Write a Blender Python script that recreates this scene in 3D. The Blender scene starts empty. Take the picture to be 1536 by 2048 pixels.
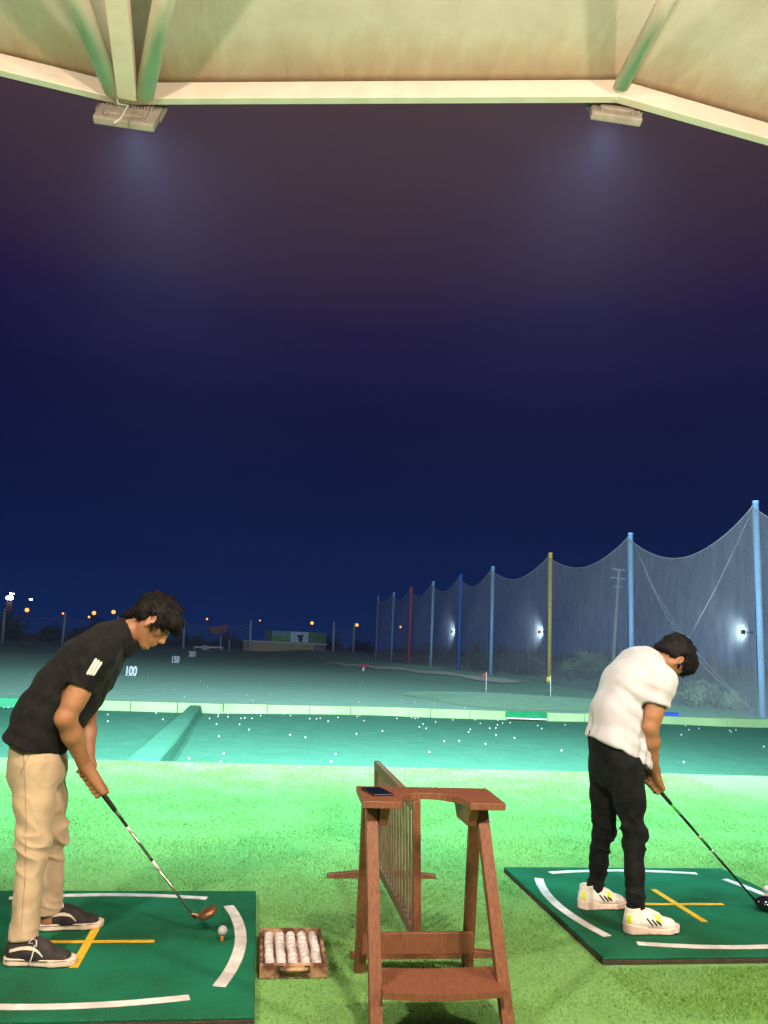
import bpy, math, random
import numpy as np
from mathutils import Vector, Matrix
from mathutils.bvhtree import BVHTree
random.seed(7); RNG = np.random.default_rng(11)
SC = bpy.context.scene
COL = SC.collection
R = math.radians

# ------------------------------------------------------------------ camera
CAM_H, F_PX = 1.36, 1600.0
PITCH, ROLL, YAW = R(9.694), R(2.61), R(8.31)
_f = np.array([math.sin(YAW)*math.cos(PITCH), math.cos(YAW)*math.cos(PITCH), math.sin(PITCH)])
_r0 = np.array([math.cos(YAW), -math.sin(YAW), 0.0]); _u0 = np.cross(_r0, _f)
_r = math.cos(ROLL)*_r0 + math.sin(ROLL)*_u0
_u = -math.sin(ROLL)*_r0 + math.cos(ROLL)*_u0
CAM = np.array([0, 0, CAM_H])
cam = bpy.data.cameras.new('camera'); cam_o = bpy.data.objects.new('camera', cam); COL.objects.link(cam_o)
cam.sensor_fit = 'VERTICAL'; cam.sensor_height = 36.0; cam.lens = F_PX/2048*36.0
cam.clip_start = 0.05; cam.clip_end = 3000
cam_o.matrix_world = Matrix(((_r[0], _u[0], -_f[0], 0), (_r[1], _u[1], -_f[1], 0), (_r[2], _u[2], -_f[2], CAM_H), (0, 0, 0, 1)))
SC.camera = cam_o

# ------------------------------------------------------------------ night sky, exposure
world = bpy.data.worlds.new('World'); SC.world = world; world.use_nodes = True
wt = world.node_tree; wt.nodes.clear()
def srgb(r, g, b):
    return tuple(((c/255)/12.92 if c/255 <= .04045 else ((c/255+.055)/1.055)**2.4) for c in (r, g, b))
w_out = wt.nodes.new('ShaderNodeOutputWorld'); w_bg = wt.nodes.new('ShaderNodeBackground')
w_tc = wt.nodes.new('ShaderNodeTexCoord'); w_sep = wt.nodes.new('ShaderNodeSeparateXYZ')
w_ramp = wt.nodes.new('ShaderNodeValToRGB')
w_noise = wt.nodes.new('ShaderNodeTexNoise'); w_noise.inputs['Scale'].default_value = 1.6; w_noise.inputs['Detail'].default_value = 3
w_mad = wt.nodes.new('ShaderNodeMath'); w_mad.operation = 'MULTIPLY_ADD'; w_mad.inputs[1].default_value = .10
w_sub = wt.nodes.new('ShaderNodeMath'); w_sub.operation = 'SUBTRACT'; w_sub.inputs[1].default_value = .05
wt.links.new(w_tc.outputs['Generated'], w_sep.inputs[0]); wt.links.new(w_tc.outputs['Generated'], w_noise.inputs['Vector'])
wt.links.new(w_noise.outputs[0], w_mad.inputs[0]); wt.links.new(w_sep.outputs['Z'], w_mad.inputs[2])
wt.links.new(w_mad.outputs[0], w_sub.inputs[0]); wt.links.new(w_sub.outputs[0], w_ramp.inputs[0])
wt.links.new(w_ramp.outputs[0], w_bg.inputs[0]); wt.links.new(w_bg.outputs[0], w_out.inputs[0])
SKY = [(0.0, (0, 27, 72)), (.08, (0, 17, 58)), (.20, (0, 5, 46)), (.30, (5, 0, 42)), (.40, (22, 8, 46)), (.50, (48, 34, 48)), (.60, (64, 50, 54)), (.75, (64, 50, 56))]
el = w_ramp.color_ramp.elements
el[0].position, el[1].position = SKY[0][0], SKY[-1][0]
el[0].color = (*srgb(*SKY[0][1]), 1); el[1].color = (*srgb(*SKY[-1][1]), 1)
for p_, c_ in SKY[1:-1]:
    e_ = el.new(p_); e_.color = (*srgb(*c_), 1)
w_bg.inputs[1].default_value = 1.0
SC.view_settings.view_transform = 'Standard'; SC.view_settings.look = 'None'
SC.view_settings.exposure = 0.4; SC.view_settings.gamma = 1.0
SC.render.engine = 'CYCLES'
SC.cycles.use_denoising = True
SC.cycles.max_bounces = 6; SC.cycles.transparent_max_bounces = 24
SC.cycles.sample_clamp_indirect = 6.0

# light levels (watts) and colours of the lamps built below
FLOOD_W, FAR_W, FLOOD_COL, FAR_COL = 2250, 9800, (.36, .88, 1.0), (.70, .88, 1.0)
BAY_W, BAY_COL = 540, (1.0, .83, .66)
POLE_W, POLE_COL = 150, (.70, .90, 1.0)

# ------------------------------------------------------------------ measuring helpers
def ray(x, y):
    d = (x-768)*_r - (y-1024)*_u + F_PX*_f
    return d/np.linalg.norm(d)
def G(x, y, z=0.0):
    d = ray(x, y); return CAM + d*((z-CAM_H)/d[2])
def atY(x, y, Y):
    d = ray(x, y); return CAM + d*(Y/d[1])
def ss(a, b, x):
    t = np.clip((x-a)/(b-a), 0, 1); return t*t*(3-2*t)
def V(*a): return np.array(a, float)
def unit(v): v = np.asarray(v, float); return v/np.linalg.norm(v)

PIT_Z, KERB_Y = -0.5, 22.9
def net_x(Y): return 16.5 - .0917*(np.asarray(Y)-25.0)
def terrain(X, Y):
    X = np.asarray(X, float); Y = np.asarray(Y, float)
    z = -0.30 + .52*ss(27, 50, Y)*ss(-7, 0, X-net_x(Y)) + .45*ss(75, 118, Y)*ss(-40, -5, X)
    z = z + .05*np.sin(X*.21+1.3)*np.sin(Y*.17) * ss(26, 40, Y)
    return z
def onfield(x, y, dflt=110.0):
    d = ray(x, y); t = 20.0
    while t < 200:
        p = CAM+d*t
        if p[2] < terrain(p[0], p[1]): return V(p[0], p[1], float(terrain(p[0], p[1])))
        t += .25
    return atY(x, y, dflt)

# ------------------------------------------------------------------ object helpers
def link(o, parent=None):
    COL.objects.link(o)
    if parent is not None: o.parent = parent
    return o
def tag(o, label=None, cat=None, group=None, kind=None):
    if label: o['label'] = label
    if cat: o['category'] = cat
    if group: o['group'] = group
    if kind: o['kind'] = kind
    return o
def thing(name, loc, label, cat, group=None):
    o = bpy.data.objects.new(name, None); o.empty_display_size = .1; o.location = tuple(loc)
    link(o); return tag(o, label, cat, group)
def mesh_obj(name, verts, faces, mat, parent=None, smooth=False, origin=None, bevel=0):
    me = bpy.data.meshes.new(name)
    v = np.asarray(verts, float)
    if origin is None and parent is not None:
        origin = np.zeros(3); q = parent
        while q is not None: origin += np.array(q.location); q = q.parent
    if origin is not None: v = v - np.asarray(origin, float)
    me.from_pydata(v.tolist(), [], faces if isinstance(faces, list) else faces.tolist())
    me.update()
    if smooth: me.polygons.foreach_set('use_smooth', [True]*len(me.polygons))
    for m in (mat if isinstance(mat, (list, tuple)) else [mat]): me.materials.append(m)
    o = bpy.data.objects.new(name, me)
    if parent is None and origin is not None: o.location = tuple(origin)
    link(o, parent)
    if bevel:
        b = o.modifiers.new('bevel', 'BEVEL'); b.width = bevel; b.segments = 2; b.limit_method = 'ANGLE'
    return o
class MB:
    def __init__(s): s.v = []; s.f = []
    def add(s, vs, fs):
        n = len(s.v); s.v += [tuple(map(float, v)) for v in vs]; s.f += [[i+n for i in f] for f in fs]; return s
    def box(s, lo, hi):
        (a, b, c), (d, e, f) = lo, hi
        return s.add([(a,b,c),(d,b,c),(d,e,c),(a,e,c),(a,b,f),(d,b,f),(d,e,f),(a,e,f)], BOXF)
    def bar(s, a, b, w, d, side=(1, 0, 0), w2=None, d2=None):
        a, b = V(*a), V(*b); t = unit(b-a); sd = V(*side); sd = unit(sd - t*(sd@t)); n = np.cross(t, sd)
        w2 = w if w2 is None else w2; d2 = d if d2 is None else d2
        vs = []
        for p, ww, dd in ((a, w, d), (b, w2, d2)):
            for i, j in ((-1,-1),(1,-1),(1,1),(-1,1)): vs.append(p+sd*ww/2*i+n*dd/2*j)
        return s.add(vs, BOXF)
    def obox(s, c, ax, ay, az):
        c, ax, ay, az = V(*c), V(*ax), V(*ay), V(*az)
        vs = [c+ax*i+ay*j+az*k for k in (-1, 1) for i, j in ((-1,-1),(1,-1),(1,1),(-1,1))]
        return s.add(vs, BOXF)
    def tube(s, pts, rad, n=12, caps=True):
        pts = [V(*p) for p in pts]; m = len(pts)
        rads = rad if isinstance(rad, (list, tuple)) else [rad]*m
        t0 = unit(pts[1]-pts[0]); up = V(0,0,1) if abs(t0[2]) < .9 else V(1,0,0)
        sd = unit(np.cross(t0, up)); vs = []
        for i, p in enumerate(pts):
            t = unit(pts[min(i+1, m-1)]-pts[max(i-1, 0)])
            sd = unit(sd - t*(sd@t)); nn = np.cross(t, sd)
            for k in range(n):
                an = 2*math.pi*k/n; vs.append(p+(sd*math.cos(an)+nn*math.sin(an))*rads[i])
        fs = [[i*n+k, i*n+(k+1)%n, (i+1)*n+(k+1)%n, (i+1)*n+k] for i in range(m-1) for k in range(n)]
        if caps: fs += [list(range(n))[::-1], [(m-1)*n+k for k in range(n)]]
        return s.add(vs, fs)
    def prism(s, poly, z0, z1):
        n = len(poly); vs = [(x, y, z0) for x, y in poly]+[(x, y, z1) for x, y in poly]
        return s.add(vs, [list(range(n))[::-1], list(range(n, 2*n))]+[[i, (i+1)%n, n+(i+1)%n, n+i] for i in range(n)])
    def sphere(s, c, r, nu=12, nv=8, sc=(1, 1, 1)):
        vs = [V(*c)+V(0,0,r*sc[2])]
        for i in range(1, nv):
            a = math.pi*i/nv
            for k in range(nu):
                b = 2*math.pi*k/nu
                vs.append(V(*c)+V(math.sin(a)*math.cos(b)*sc[0], math.sin(a)*math.sin(b)*sc[1], math.cos(a)*sc[2])*r)
        vs.append(V(*c)-V(0,0,r*sc[2])); fs = []
        for k in range(nu): fs.append([0, 1+k, 1+(k+1)%nu])
        for i in range(nv-2):
            for k in range(nu):
                a = 1+i*nu+k; b = 1+i*nu+(k+1)%nu; fs.append([a, a+nu, b+nu, b])
        l = len(vs)-1; o = 1+(nv-2)*nu
        for k in range(nu): fs.append([l, o+(k+1)%nu, o+k])
        return s.add(vs, fs)
    def strip(s, pts, w, z=None):
        """flat ribbon of width w along pts (in the ground plane)"""
        pts = [V(*p) for p in pts]; vs = []
        for i, p in enumerate(pts):
            t = pts[min(i+1, len(pts)-1)]-pts[max(i-1, 0)]; n = unit(V(-t[1], t[0], 0))
            vs += [p+n*w/2, p-n*w/2]
        return s.add(vs, [[2*i, 2*i+1, 2*i+3, 2*i+2] for i in range(len(pts)-1)])
    def build(s, name, mat, parent=None, smooth=False, bevel=0, origin=None):
        return mesh_obj(name, s.v, s.f, mat, parent, smooth, origin, bevel)
BOXF = [[0,3,2,1],[4,5,6,7],[0,1,5,4],[1,2,6,5],[2,3,7,6],[3,0,4,7]]
def copy_tree(o, parent=None):
    c = o.copy(); COL.objects.link(c)
    if parent is not None: c.parent = parent
    for ch in list(o.children): copy_tree(ch, c)
    return c

# ------------------------------------------------------------------ materials
def mat(name, c1, c2=None, scale=20.0, rough=.6, bump=0.0, bscale=None, spec=.5, metal=0.0, stretch=None, detail=4.0, lo=.35, hi=.65, emit=None, emit_s=0.0, sheen=0.0, bdist=.01, sss=0.0, coat=0.0):
    m = bpy.data.materials.new(name); m.use_nodes = True; nt = m.node_tree; b = nt.nodes['Principled BSDF']
    b.inputs['Roughness'].default_value = rough; b.inputs['Metallic'].default_value = metal
    b.inputs['Specular IOR Level'].default_value = spec
    if sheen: b.inputs['Sheen Weight'].default_value = sheen
    if coat: b.inputs['Coat Weight'].default_value = coat
    if sss:
        b.inputs['Subsurface Weight'].default_value = sss; b.inputs['Subsurface Radius'].default_value = (.012, .005, .003)
        b.inputs['Subsurface Scale'].default_value = 1.0
    b.inputs['Base Color'].default_value = (*c1, 1)
    tc = nt.nodes.new('ShaderNodeTexCoord'); mp = nt.nodes.new('ShaderNodeMapping')
    if stretch: mp.inputs['Scale'].default_value = stretch
    nt.links.new(tc.outputs['Object'], mp.inputs[0])
    if c2 is not None:
        n = nt.nodes.new('ShaderNodeTexNoise'); n.inputs['Scale'].default_value = scale; n.inputs['Detail'].default_value = detail
        r = nt.nodes.new('ShaderNodeValToRGB'); r.color_ramp.elements[0].position = lo; r.color_ramp.elements[1].position = hi
        r.color_ramp.elements[0].color = (*c1, 1); r.color_ramp.elements[1].color = (*c2, 1)
        nt.links.new(mp.outputs[0], n.inputs['Vector']); nt.links.new(n.outputs[0], r.inputs[0]); nt.links.new(r.outputs[0], b.inputs['Base Color'])
    if bump:
        n2 = nt.nodes.new('ShaderNodeTexNoise'); n2.inputs['Scale'].default_value = bscale or scale*3; n2.inputs['Detail'].default_value = 5
        bp = nt.nodes.new('ShaderNodeBump'); bp.inputs['Strength'].default_value = bump; bp.inputs['Distance'].default_value = bdist
        nt.links.new(mp.outputs[0], n2.inputs['Vector']); nt.links.new(n2.outputs[0], bp.inputs['Height']); nt.links.new(bp.outputs[0], b.inputs['Normal'])
    if emit is not None:
        b.inputs['Emission Color'].default_value = (*emit, 1); b.inputs['Emission Strength'].default_value = emit_s
    return m
M = {}
def wrinkled(m, scale, dist, stretch=(1, 1, 1), strength=.6):
    nt = m.node_tree; b = nt.nodes['Principled BSDF']; tc = nt.nodes.new('ShaderNodeTexCoord'); mp = nt.nodes.new('ShaderNodeMapping'); mp.inputs['Scale'].default_value = stretch
    n = nt.nodes.new('ShaderNodeTexNoise'); n.inputs['Scale'].default_value = scale; n.inputs['Detail'].default_value = 3; n.inputs['Distortion'].default_value = 1.6
    try: n.noise_type = 'RIDGED_MULTIFRACTAL'
    except Exception: pass
    bp = nt.nodes.new('ShaderNodeBump'); bp.inputs['Strength'].default_value = strength; bp.inputs['Distance'].default_value = dist
    old = b.inputs['Normal'].links[0].from_socket if b.inputs['Normal'].links else None
    nt.links.new(tc.outputs['Object'], mp.inputs[0]); nt.links.new(mp.outputs[0], n.inputs['Vector']); nt.links.new(n.outputs[0], bp.inputs['Height'])
    if old is not None: nt.links.new(old, bp.inputs['Normal'])
    nt.links.new(bp.outputs[0], b.inputs['Normal'])
M['wood'] = mat('stained_wood', (.14, .050, .025), (.205, .073, .035), 22, .5, .25, 30, stretch=(6, 1.2, 1.2))
M['wood_leg'] = mat('stained_wood_leg', (.14, .050, .025), (.215, .077, .036), 22, .5, .25, 30, stretch=(6, 6, 1))
M['wood_grey'] = mat('weathered_wood', (.15, .085, .05), (.27, .18, .12), 12, .65, .3, 40, stretch=(5, 5, 1))
M['tray_wood'] = mat('worn_tray_wood', (.10, .035, .018), (.48, .30, .16), 14, .6, .3, 40, lo=.42, hi=.66)
M['rubber'] = mat('rubber', (.03, .018, .012), (.06, .035, .02), 20, .8, .3)
M['white_paint'] = mat('white_paint', (.50, .47, .46), (.74, .71, .70), 14, .7, .25, 300, bdist=.003)
M['yellow_paint'] = mat('yellow_paint', (.62, .36, .015), (.75, .48, .03), 30, .7, .25, 300, bdist=.003)
M['ball'] = mat('ball_white', (.45, .445, .445), None, rough=.35, bump=.0)
M['ball_used'] = mat('ball_scuffed', (.58, .52, .52), (.38, .33, .35), 60, .4, lo=.55, hi=.7)
M['tee'] = mat('tee_orange', (.75, .25, .03), None, rough=.5)
M['black_glass'] = mat('black_glass', (.008, .009, .012), None, rough=.12)
M['black_plastic'] = mat('black_plastic', (.015, .015, .017), None, rough=.45)
M['steel'] = mat('steel', (.55, .50, .45), None, rough=.28, metal=1)
M['dark_steel'] = mat('dark_steel', (.05, .045, .04), (.10, .09, .08), 30, .35, metal=.6)
M['copper'] = mat('copper_brown', (.25, .11, .05), (.40, .22, .12), 25, .35, metal=.7)
M['grip'] = mat('grip_rubber', (.02, .018, .016), (.05, .045, .04), 90, .8, .4)
M['green_band'] = mat('green_band', (.06, .42, .05), None, rough=.4)
M['gloss_black'] = mat('gloss_black', (.006, .006, .008), None, rough=.15, coat=.5)
M['skin'] = mat('skin', (.29, .122, .058), (.39, .18, .092), 9, .5, .12, 160, sss=.08, bdist=.003)
M['skin_right'] = mat('skin_tan', (.32, .138, .068), (.42, .198, .108), 9, .5, .12, 160, sss=.08, bdist=.003)
M['lip'] = mat('lip', (.34, .10, .06), None, rough=.4)
M['hair'] = mat('black_hair', (.005, .0045, .005), (.014, .010, .010), 40, .6, .2, 120, spec=.14)
M['polo'] = mat('black_polo', (.0075, .0072, .0075), (.014, .0132, .0135), 30, .9, .35, 700, spec=.12, sheen=.03, bdist=.002)
M['tee_shirt'] = mat('white_tee', (.50, .48, .53), (.55, .53, .58), 8, .9, .2, 500, sheen=.2, bdist=.002)
M['khaki'] = mat('khaki_cotton', (.40, .285, .175), (.48, .35, .22), 12, .9, .3, 500, sheen=.15, bdist=.002)
M['denim'] = mat('black_denim', (.0045, .0055, .0065), (.011, .0125, .0145), 18, .9, .35, 600, spec=.12, sheen=.03, bdist=.002)
wrinkled(M['khaki'], 5, .006, (1, 1, .7), .4); wrinkled(M['denim'], 9, .012, (1, 1, 1.2)); wrinkled(M['tee_shirt'], 4, .004, (1.8, 1.8, .4), .4); wrinkled(M['polo'], 7, .008)
M['khaki_seam'] = mat('khaki_seam', (.30, .21, .125), None, rough=.9)
M['shoe_black'] = mat('black_canvas', (.016, .012, .013), (.035, .028, .03), 40, .8, .3, 300)
M['shoe_sole'] = mat('cream_rubber', (.62, .50, .38), (.74, .62, .50), 30, .6)
M['shoe_white'] = mat('white_knit', (.74, .66, .60), (.86, .80, .76), 50, .75, .3, 400, bdist=.003)
M['sole_pink'] = mat('pinkish_sole', (.66, .48, .40), (.76, .60, .52), 25, .6)
M['neon'] = mat('neon_yellow', (.62, .74, .03), None, rough=.6)
M['cream_steel'] = mat('cream_steel', (.60, .50, .42), (.66, .56, .48), 6, .5, .06, 60)
M['strut_steel'] = mat('strut_steel', (.66, .49, .42), (.72, .55, .48), 5, .5, .08, 60)
M['lamp_grey'] = mat('dusty_lamp_grey', (.24, .20, .165), (.33, .28, .235), 9, .6, .06, 60)
M['cable'] = mat('pale_cable', (.45, .45, .42), None, rough=.6)
M['lens_lit'] = mat('lamp_lens', (.8, .85, .9), None, rough=.3, emit=(.55, .85, 1.0), emit_s=6)
M['kerb'] = mat('kerb_block', (.24, .38, .16), (.32, .45, .20), .9, .8, .3, 30, detail=2)
M['kerb_carpet'] = mat('kerb_carpet', (.03, .30, .13), (.05, .36, .17), 5, .9)
M['deep_green'] = mat('deep_green_mat', (.0, .17, .05), (.005, .22, .07), 9, .9)
M['pole_blue'] = mat('pale_blue_pole', (.34, .62, .96), (.40, .68, .98), 3, .45)
M['pole_royal'] = mat('royal_blue_pole', (.0, .20, .92), None, rough=.45)
M['pole_yellow'] = mat('yellow_pole', (.98, .66, .07), (.98, .72, .10), 3, .45)
M['pole_red'] = mat('red_pole', (.85, .09, .09), None, rough=.5)
M['pole_grey'] = mat('grey_pole', (.60, .70, .78), None, rough=.5)
M['leaf'] = mat('leaf', (.16, .28, .15), (.24, .38, .22), 3, .6)
M['leaf_dark'] = mat('dark_leaf', (.02, .045, .03), (.04, .07, .04), .6, .7)
M['bark'] = mat('bark', (.10, .07, .05), (.16, .12, .09), 9, .9)
M['tan_wall'] = mat('tan_wall', (.62, .50, .30), (.68, .57, .36), .8, .8)
M['grey_wall'] = mat('grey_wall', (.25, .28, .28), (.30, .33, .33), .8, .8)
M['orange_lamp'] = mat('sodium_lamp', (1, .5, .15), None, emit=(1.0, .30, .04), emit_s=2.2)
M['white_lamp'] = mat('white_lamp', (1, 1, 1), None, emit=(.75, .9, 1.0), emit_s=22)
M['flag_red'] = mat('red_flag', (.70, .06, .05), None, rough=.7)
M['flag_yellow'] = mat('yellow_flag', (.75, .52, .08), None, rough=.7)
M['sign_white'] = mat('sign_white', (.85, .86, .90), None, rough=.5)
M['blue_cloth'] = mat('blue_plastic', (.02, .10, .65), None, rough=.5)
M['sail'] = mat('sun_faded_sail', (.55, .26, .20), (.45, .2, .16), 2, .8)

# turf: short green fibre carpet with sheen and mottling
def turf_mat(name, a, b, c, fine, bump, rough=.85, spec=.12, sheen=0.0, tint=(1, 1, 1)):
    m = bpy.data.materials.new(name); m.use_nodes = True; nt = m.node_tree; p = nt.nodes['Principled BSDF']
    tc = nt.nodes.new('ShaderNodeTexCoord')
    n1 = nt.nodes.new('ShaderNodeTexNoise'); n1.inputs['Scale'].default_value = 2.2; n1.inputs['Detail'].default_value = 6
    n2 = nt.nodes.new('ShaderNodeTexNoise'); n2.inputs['Scale'].default_value = fine; n2.inputs['Detail'].default_value = 4
    for n in (n1, n2): nt.links.new(tc.outputs['Object'], n.inputs['Vector'])
    r1 = nt.nodes.new('ShaderNodeValToRGB'); r1.color_ramp.elements[0].position = .35; r1.color_ramp.elements[1].position = .68
    r1.color_ramp.elements[0].color = (*a, 1); r1.color_ramp.elements[1].color = (*b, 1)
    nt.links.new(n1.outputs[0], r1.inputs[0])
    r2 = nt.nodes.new('ShaderNodeValToRGB'); r2.color_ramp.elements[0].position = .48; r2.color_ramp.elements[1].position = .74
    r2.color_ramp.elements[0].color = (0, 0, 0, 1); r2.color_ramp.elements[1].color = (1, 1, 1, 1)
    nt.links.new(n2.outputs[0], r2.inputs[0])
    mx = nt.nodes.new('ShaderNodeMixRGB'); nt.links.new(r2.outputs[0], mx.inputs[0]); nt.links.new(r1.outputs[0], mx.inputs[1]); mx.inputs[2].default_value = (*c, 1)
    nt.links.new(mx.outputs[0], p.inputs['Base Color'])
    p.inputs['Roughness'].default_value = rough; p.inputs['Specular IOR Level'].default_value = spec; p.inputs['Sheen Weight'].default_value = sheen; p.inputs['Sheen Tint'].default_value = (*tint, 1)
    bp = nt.nodes.new('ShaderNodeBump'); bp.inputs['Strength'].default_value = bump; bp.inputs['Distance'].default_value = .02
    nt.links.new(n2.outputs[0], bp.inputs['Height']); nt.links.new(bp.outputs[0], p.inputs['Normal'])
    return m
M['turf'] = turf_mat('platform_turf', (.115, .255, .040), (.15, .325, .062), (.22, .43, .16), 90, .5, sheen=.20, tint=(.45, 1, .78))
M['blade'] = mat('turf_blade', (.135, .295, .042), (.245, .465, .18), 2.0, .5, spec=.5, detail=6, lo=.4, hi=.75)
M['mat_turf'] = turf_mat('mat_turf', (.012, .085, .036), (.010, .185, .10), (.03, .23, .125), 240, .6)
_nt = M['blade'].node_tree; _p = _nt.nodes['Principled BSDF']; _t = _nt.nodes.new('ShaderNodeBsdfTranslucent'); _m = _nt.nodes.new('ShaderNodeMixShader'); _m.inputs[0].default_value = .2
_nt.links.new(_p.inputs['Base Color'].links[0].from_socket, _t.inputs[0]); _nt.links.new(_p.outputs[0], _m.inputs[1]); _nt.links.new(_t.outputs[0], _m.inputs[2]); _nt.links.new(_m.outputs[0], _nt.nodes['Material Output'].inputs[0])
M['pit'] = turf_mat('pit_carpet', (.056, .205, .128), (.072, .24, .15), (.09, .265, .17), 25, .6, rough=1, spec=.05, sheen=.0)
M['berm'] = turf_mat('berm_carpet', (.066, .225, .14), (.08, .255, .16), (.09, .28, .175), 25, .6, rough=1, spec=.05)
M['field'] = turf_mat('range_grass', (.075, .14, .070), (.105, .165, .088), (.12, .195, .11), 1.1, .6, sheen=.16, tint=(.55, 1, .80))
M['green'] = turf_mat('green_grass', (.10, .20, .075), (.15, .25, .10), (.18, .28, .13), 3, .4, sheen=.18, tint=(.55, 1, .75))
M['sand'] = turf_mat('sandy_strip', (.30, .30, .19), (.36, .36, .24), (.3, .32, .2), 3, .2, sheen=.2)

# canopy cloth: off-white with brown water stains running up from the beam (stain height rides on the cloth's own UV-free 'edge' attribute)
def cloth_mat():
    m = bpy.data.materials.new('canopy_cloth'); m.use_nodes = True; nt = m.node_tree; p = nt.nodes['Principled BSDF']
    at = nt.nodes.new('ShaderNodeAttribute'); at.attribute_name = 'edge'
    tc = nt.nodes.new('ShaderNodeTexCoord')
    mp = nt.nodes.new('ShaderNodeMapping'); mp.inputs['Scale'].default_value = (2.0, .6, .6); mp.inputs['Rotation'].default_value = (0, 0, R(-25))
    n = nt.nodes.new('ShaderNodeTexNoise'); n.inputs['Scale'].default_value = 5.5; n.inputs['Detail'].default_value = 7; n.inputs['Distortion'].default_value = .6
    nt.links.new(tc.outputs['Object'], mp.inputs[0]); nt.links.new(mp.outputs[0], n.inputs['Vector'])
    add = nt.nodes.new('ShaderNodeMath'); add.operation = 'MULTIPLY_ADD'; add.inputs[1].default_value = .42
    nt.links.new(n.outputs[0], add.inputs[0]); nt.links.new(at.outputs['Fac'], add.inputs[2])
    r = nt.nodes.new('ShaderNodeValToRGB')
    r.color_ramp.elements[0].position = .40; r.color_ramp.elements[0].color = (.43, .40, .325, 1)
    r.color_ramp.elements[1].position = 1.0; r.color_ramp.elements[1].color = (.31, .17, .10, 1)
    e = r.color_ramp.elements.new(.62); e.color = (.41, .325, .24, 1)
    nt.links.new(add.outputs[0], r.inputs[0])
    n3 = nt.nodes.new('ShaderNodeTexNoise'); n3.inputs['Scale'].default_value = 3.2; n3.inputs['Detail'].default_value = 12; n3.inputs['Roughness'].default_value = .65
    nt.links.new(tc.outputs['Object'], n3.inputs['Vector'])
    r3 = nt.nodes.new('ShaderNodeValToRGB'); r3.color_ramp.elements[0].position = .3; r3.color_ramp.elements[1].position = .75
    r3.color_ramp.elements[0].color = (.80, .79, .76, 1); r3.color_ramp.elements[1].color = (1, 1, 1, 1)
    nt.links.new(n3.outputs[0], r3.inputs[0])
    mx = nt.nodes.new('ShaderNodeMixRGB'); mx.blend_type = 'MULTIPLY'; mx.inputs[0].default_value = 1
    nt.links.new(r.outputs[0], mx.inputs[1]); nt.links.new(r3.outputs[0], mx.inputs[2]); nt.links.new(mx.outputs[0], p.inputs['Base Color'])
    p.inputs['Roughness'].default_value = .8; p.inputs['Specular IOR Level'].default_value = .2
    bp = nt.nodes.new('ShaderNodeBump'); bp.inputs['Strength'].default_value = .35; bp.inputs['Distance'].default_value = .02
    nt.links.new(n.outputs[0], bp.inputs['Height']); nt.links.new(bp.outputs[0], p.inputs['Normal'])
    return m
M['cloth'] = cloth_mat()
def net_mat(name, col, cover):
    m = bpy.data.materials.new(name); m.use_nodes = True; nt = m.node_tree; nt.nodes.clear()
    out = nt.nodes.new('ShaderNodeOutputMaterial'); mix = nt.nodes.new('ShaderNodeMixShader')
    tr = nt.nodes.new('ShaderNodeBsdfTransparent'); df = nt.nodes.new('ShaderNodeBsdfDiffuse'); df.inputs[0].default_value = (*col, 1)
    tl = nt.nodes.new('ShaderNodeBsdfTranslucent'); tl.inputs[0].default_value = (*col, 1)
    m2 = nt.nodes.new('ShaderNodeMixShader'); m2.inputs[0].default_value = .35
    nt.links.new(df.outputs[0], m2.inputs[1]); nt.links.new(tl.outputs[0], m2.inputs[2])
    tc = nt.nodes.new('ShaderNodeTexCoord'); mp = nt.nodes.new('ShaderNodeMapping'); mp.inputs['Scale'].default_value = (1.2, 1.2, .35)
    n = nt.nodes.new('ShaderNodeTexNoise'); n.inputs['Scale'].default_value = 3; n.inputs['Detail'].default_value = 5
    n2 = nt.nodes.new('ShaderNodeTexNoise'); n2.inputs['Scale'].default_value = 22; n2.inputs['Detail'].default_value = 2
    nt.links.new(tc.outputs['Object'], mp.inputs[0]); nt.links.new(mp.outputs[0], n.inputs['Vector']); nt.links.new(tc.outputs['Object'], n2.inputs['Vector'])
    a = nt.nodes.new('ShaderNodeMath'); a.operation = 'MULTIPLY_ADD'; a.inputs[1].default_value = .18; a.inputs[2].default_value = .155; nt.links.new(n.outputs[0], a.inputs[0])
    b = nt.nodes.new('ShaderNodeMath'); b.operation = 'MULTIPLY'; b.inputs[1].default_value = cover*4; nt.links.new(a.outputs[0], b.inputs[0])
    nt.links.new(b.outputs[0], mix.inputs[0]); nt.links.new(tr.outputs[0], mix.inputs[1]); nt.links.new(m2.outputs[0], mix.inputs[2]); nt.links.new(mix.outputs[0], out.inputs[0])
    return m
M['net'] = net_mat('net_mesh', (.54, .58, .64), .38)
M['far_net'] = net_mat('far_net_mesh', (.30, .34, .38), .22)

# ------------------------------------------------------------------ lamps
def spot(loc, aim, watts, col, size=R(120), blend=.6, radius=.08, parent=None):
    l = bpy.data.lights.new('spot_bulb', 'SPOT'); l.energy = watts; l.color = col; l.spot_size = size; l.spot_blend = blend; l.shadow_soft_size = radius
    o = bpy.data.objects.new('spot_bulb', l); COL.objects.link(o)
    o.rotation_mode = 'QUATERNION'; o.rotation_quaternion = Vector(aim).normalized().to_track_quat('-Z', 'Y')
    if parent is not None: o.parent = parent; o.location = tuple(V(*loc)-V(*parent.location))
    else: o.location = tuple(loc)
    return o
def point(loc, watts, col, radius=.1, parent=None):
    l = bpy.data.lights.new('bulb', 'POINT'); l.energy = watts; l.color = col; l.shadow_soft_size = radius
    o = bpy.data.objects.new('bulb', l); COL.objects.link(o)
    if parent is not None: o.parent = parent; o.location = tuple(V(*loc)-V(*parent.location))
    else: o.location = tuple(loc)
    return o

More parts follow.
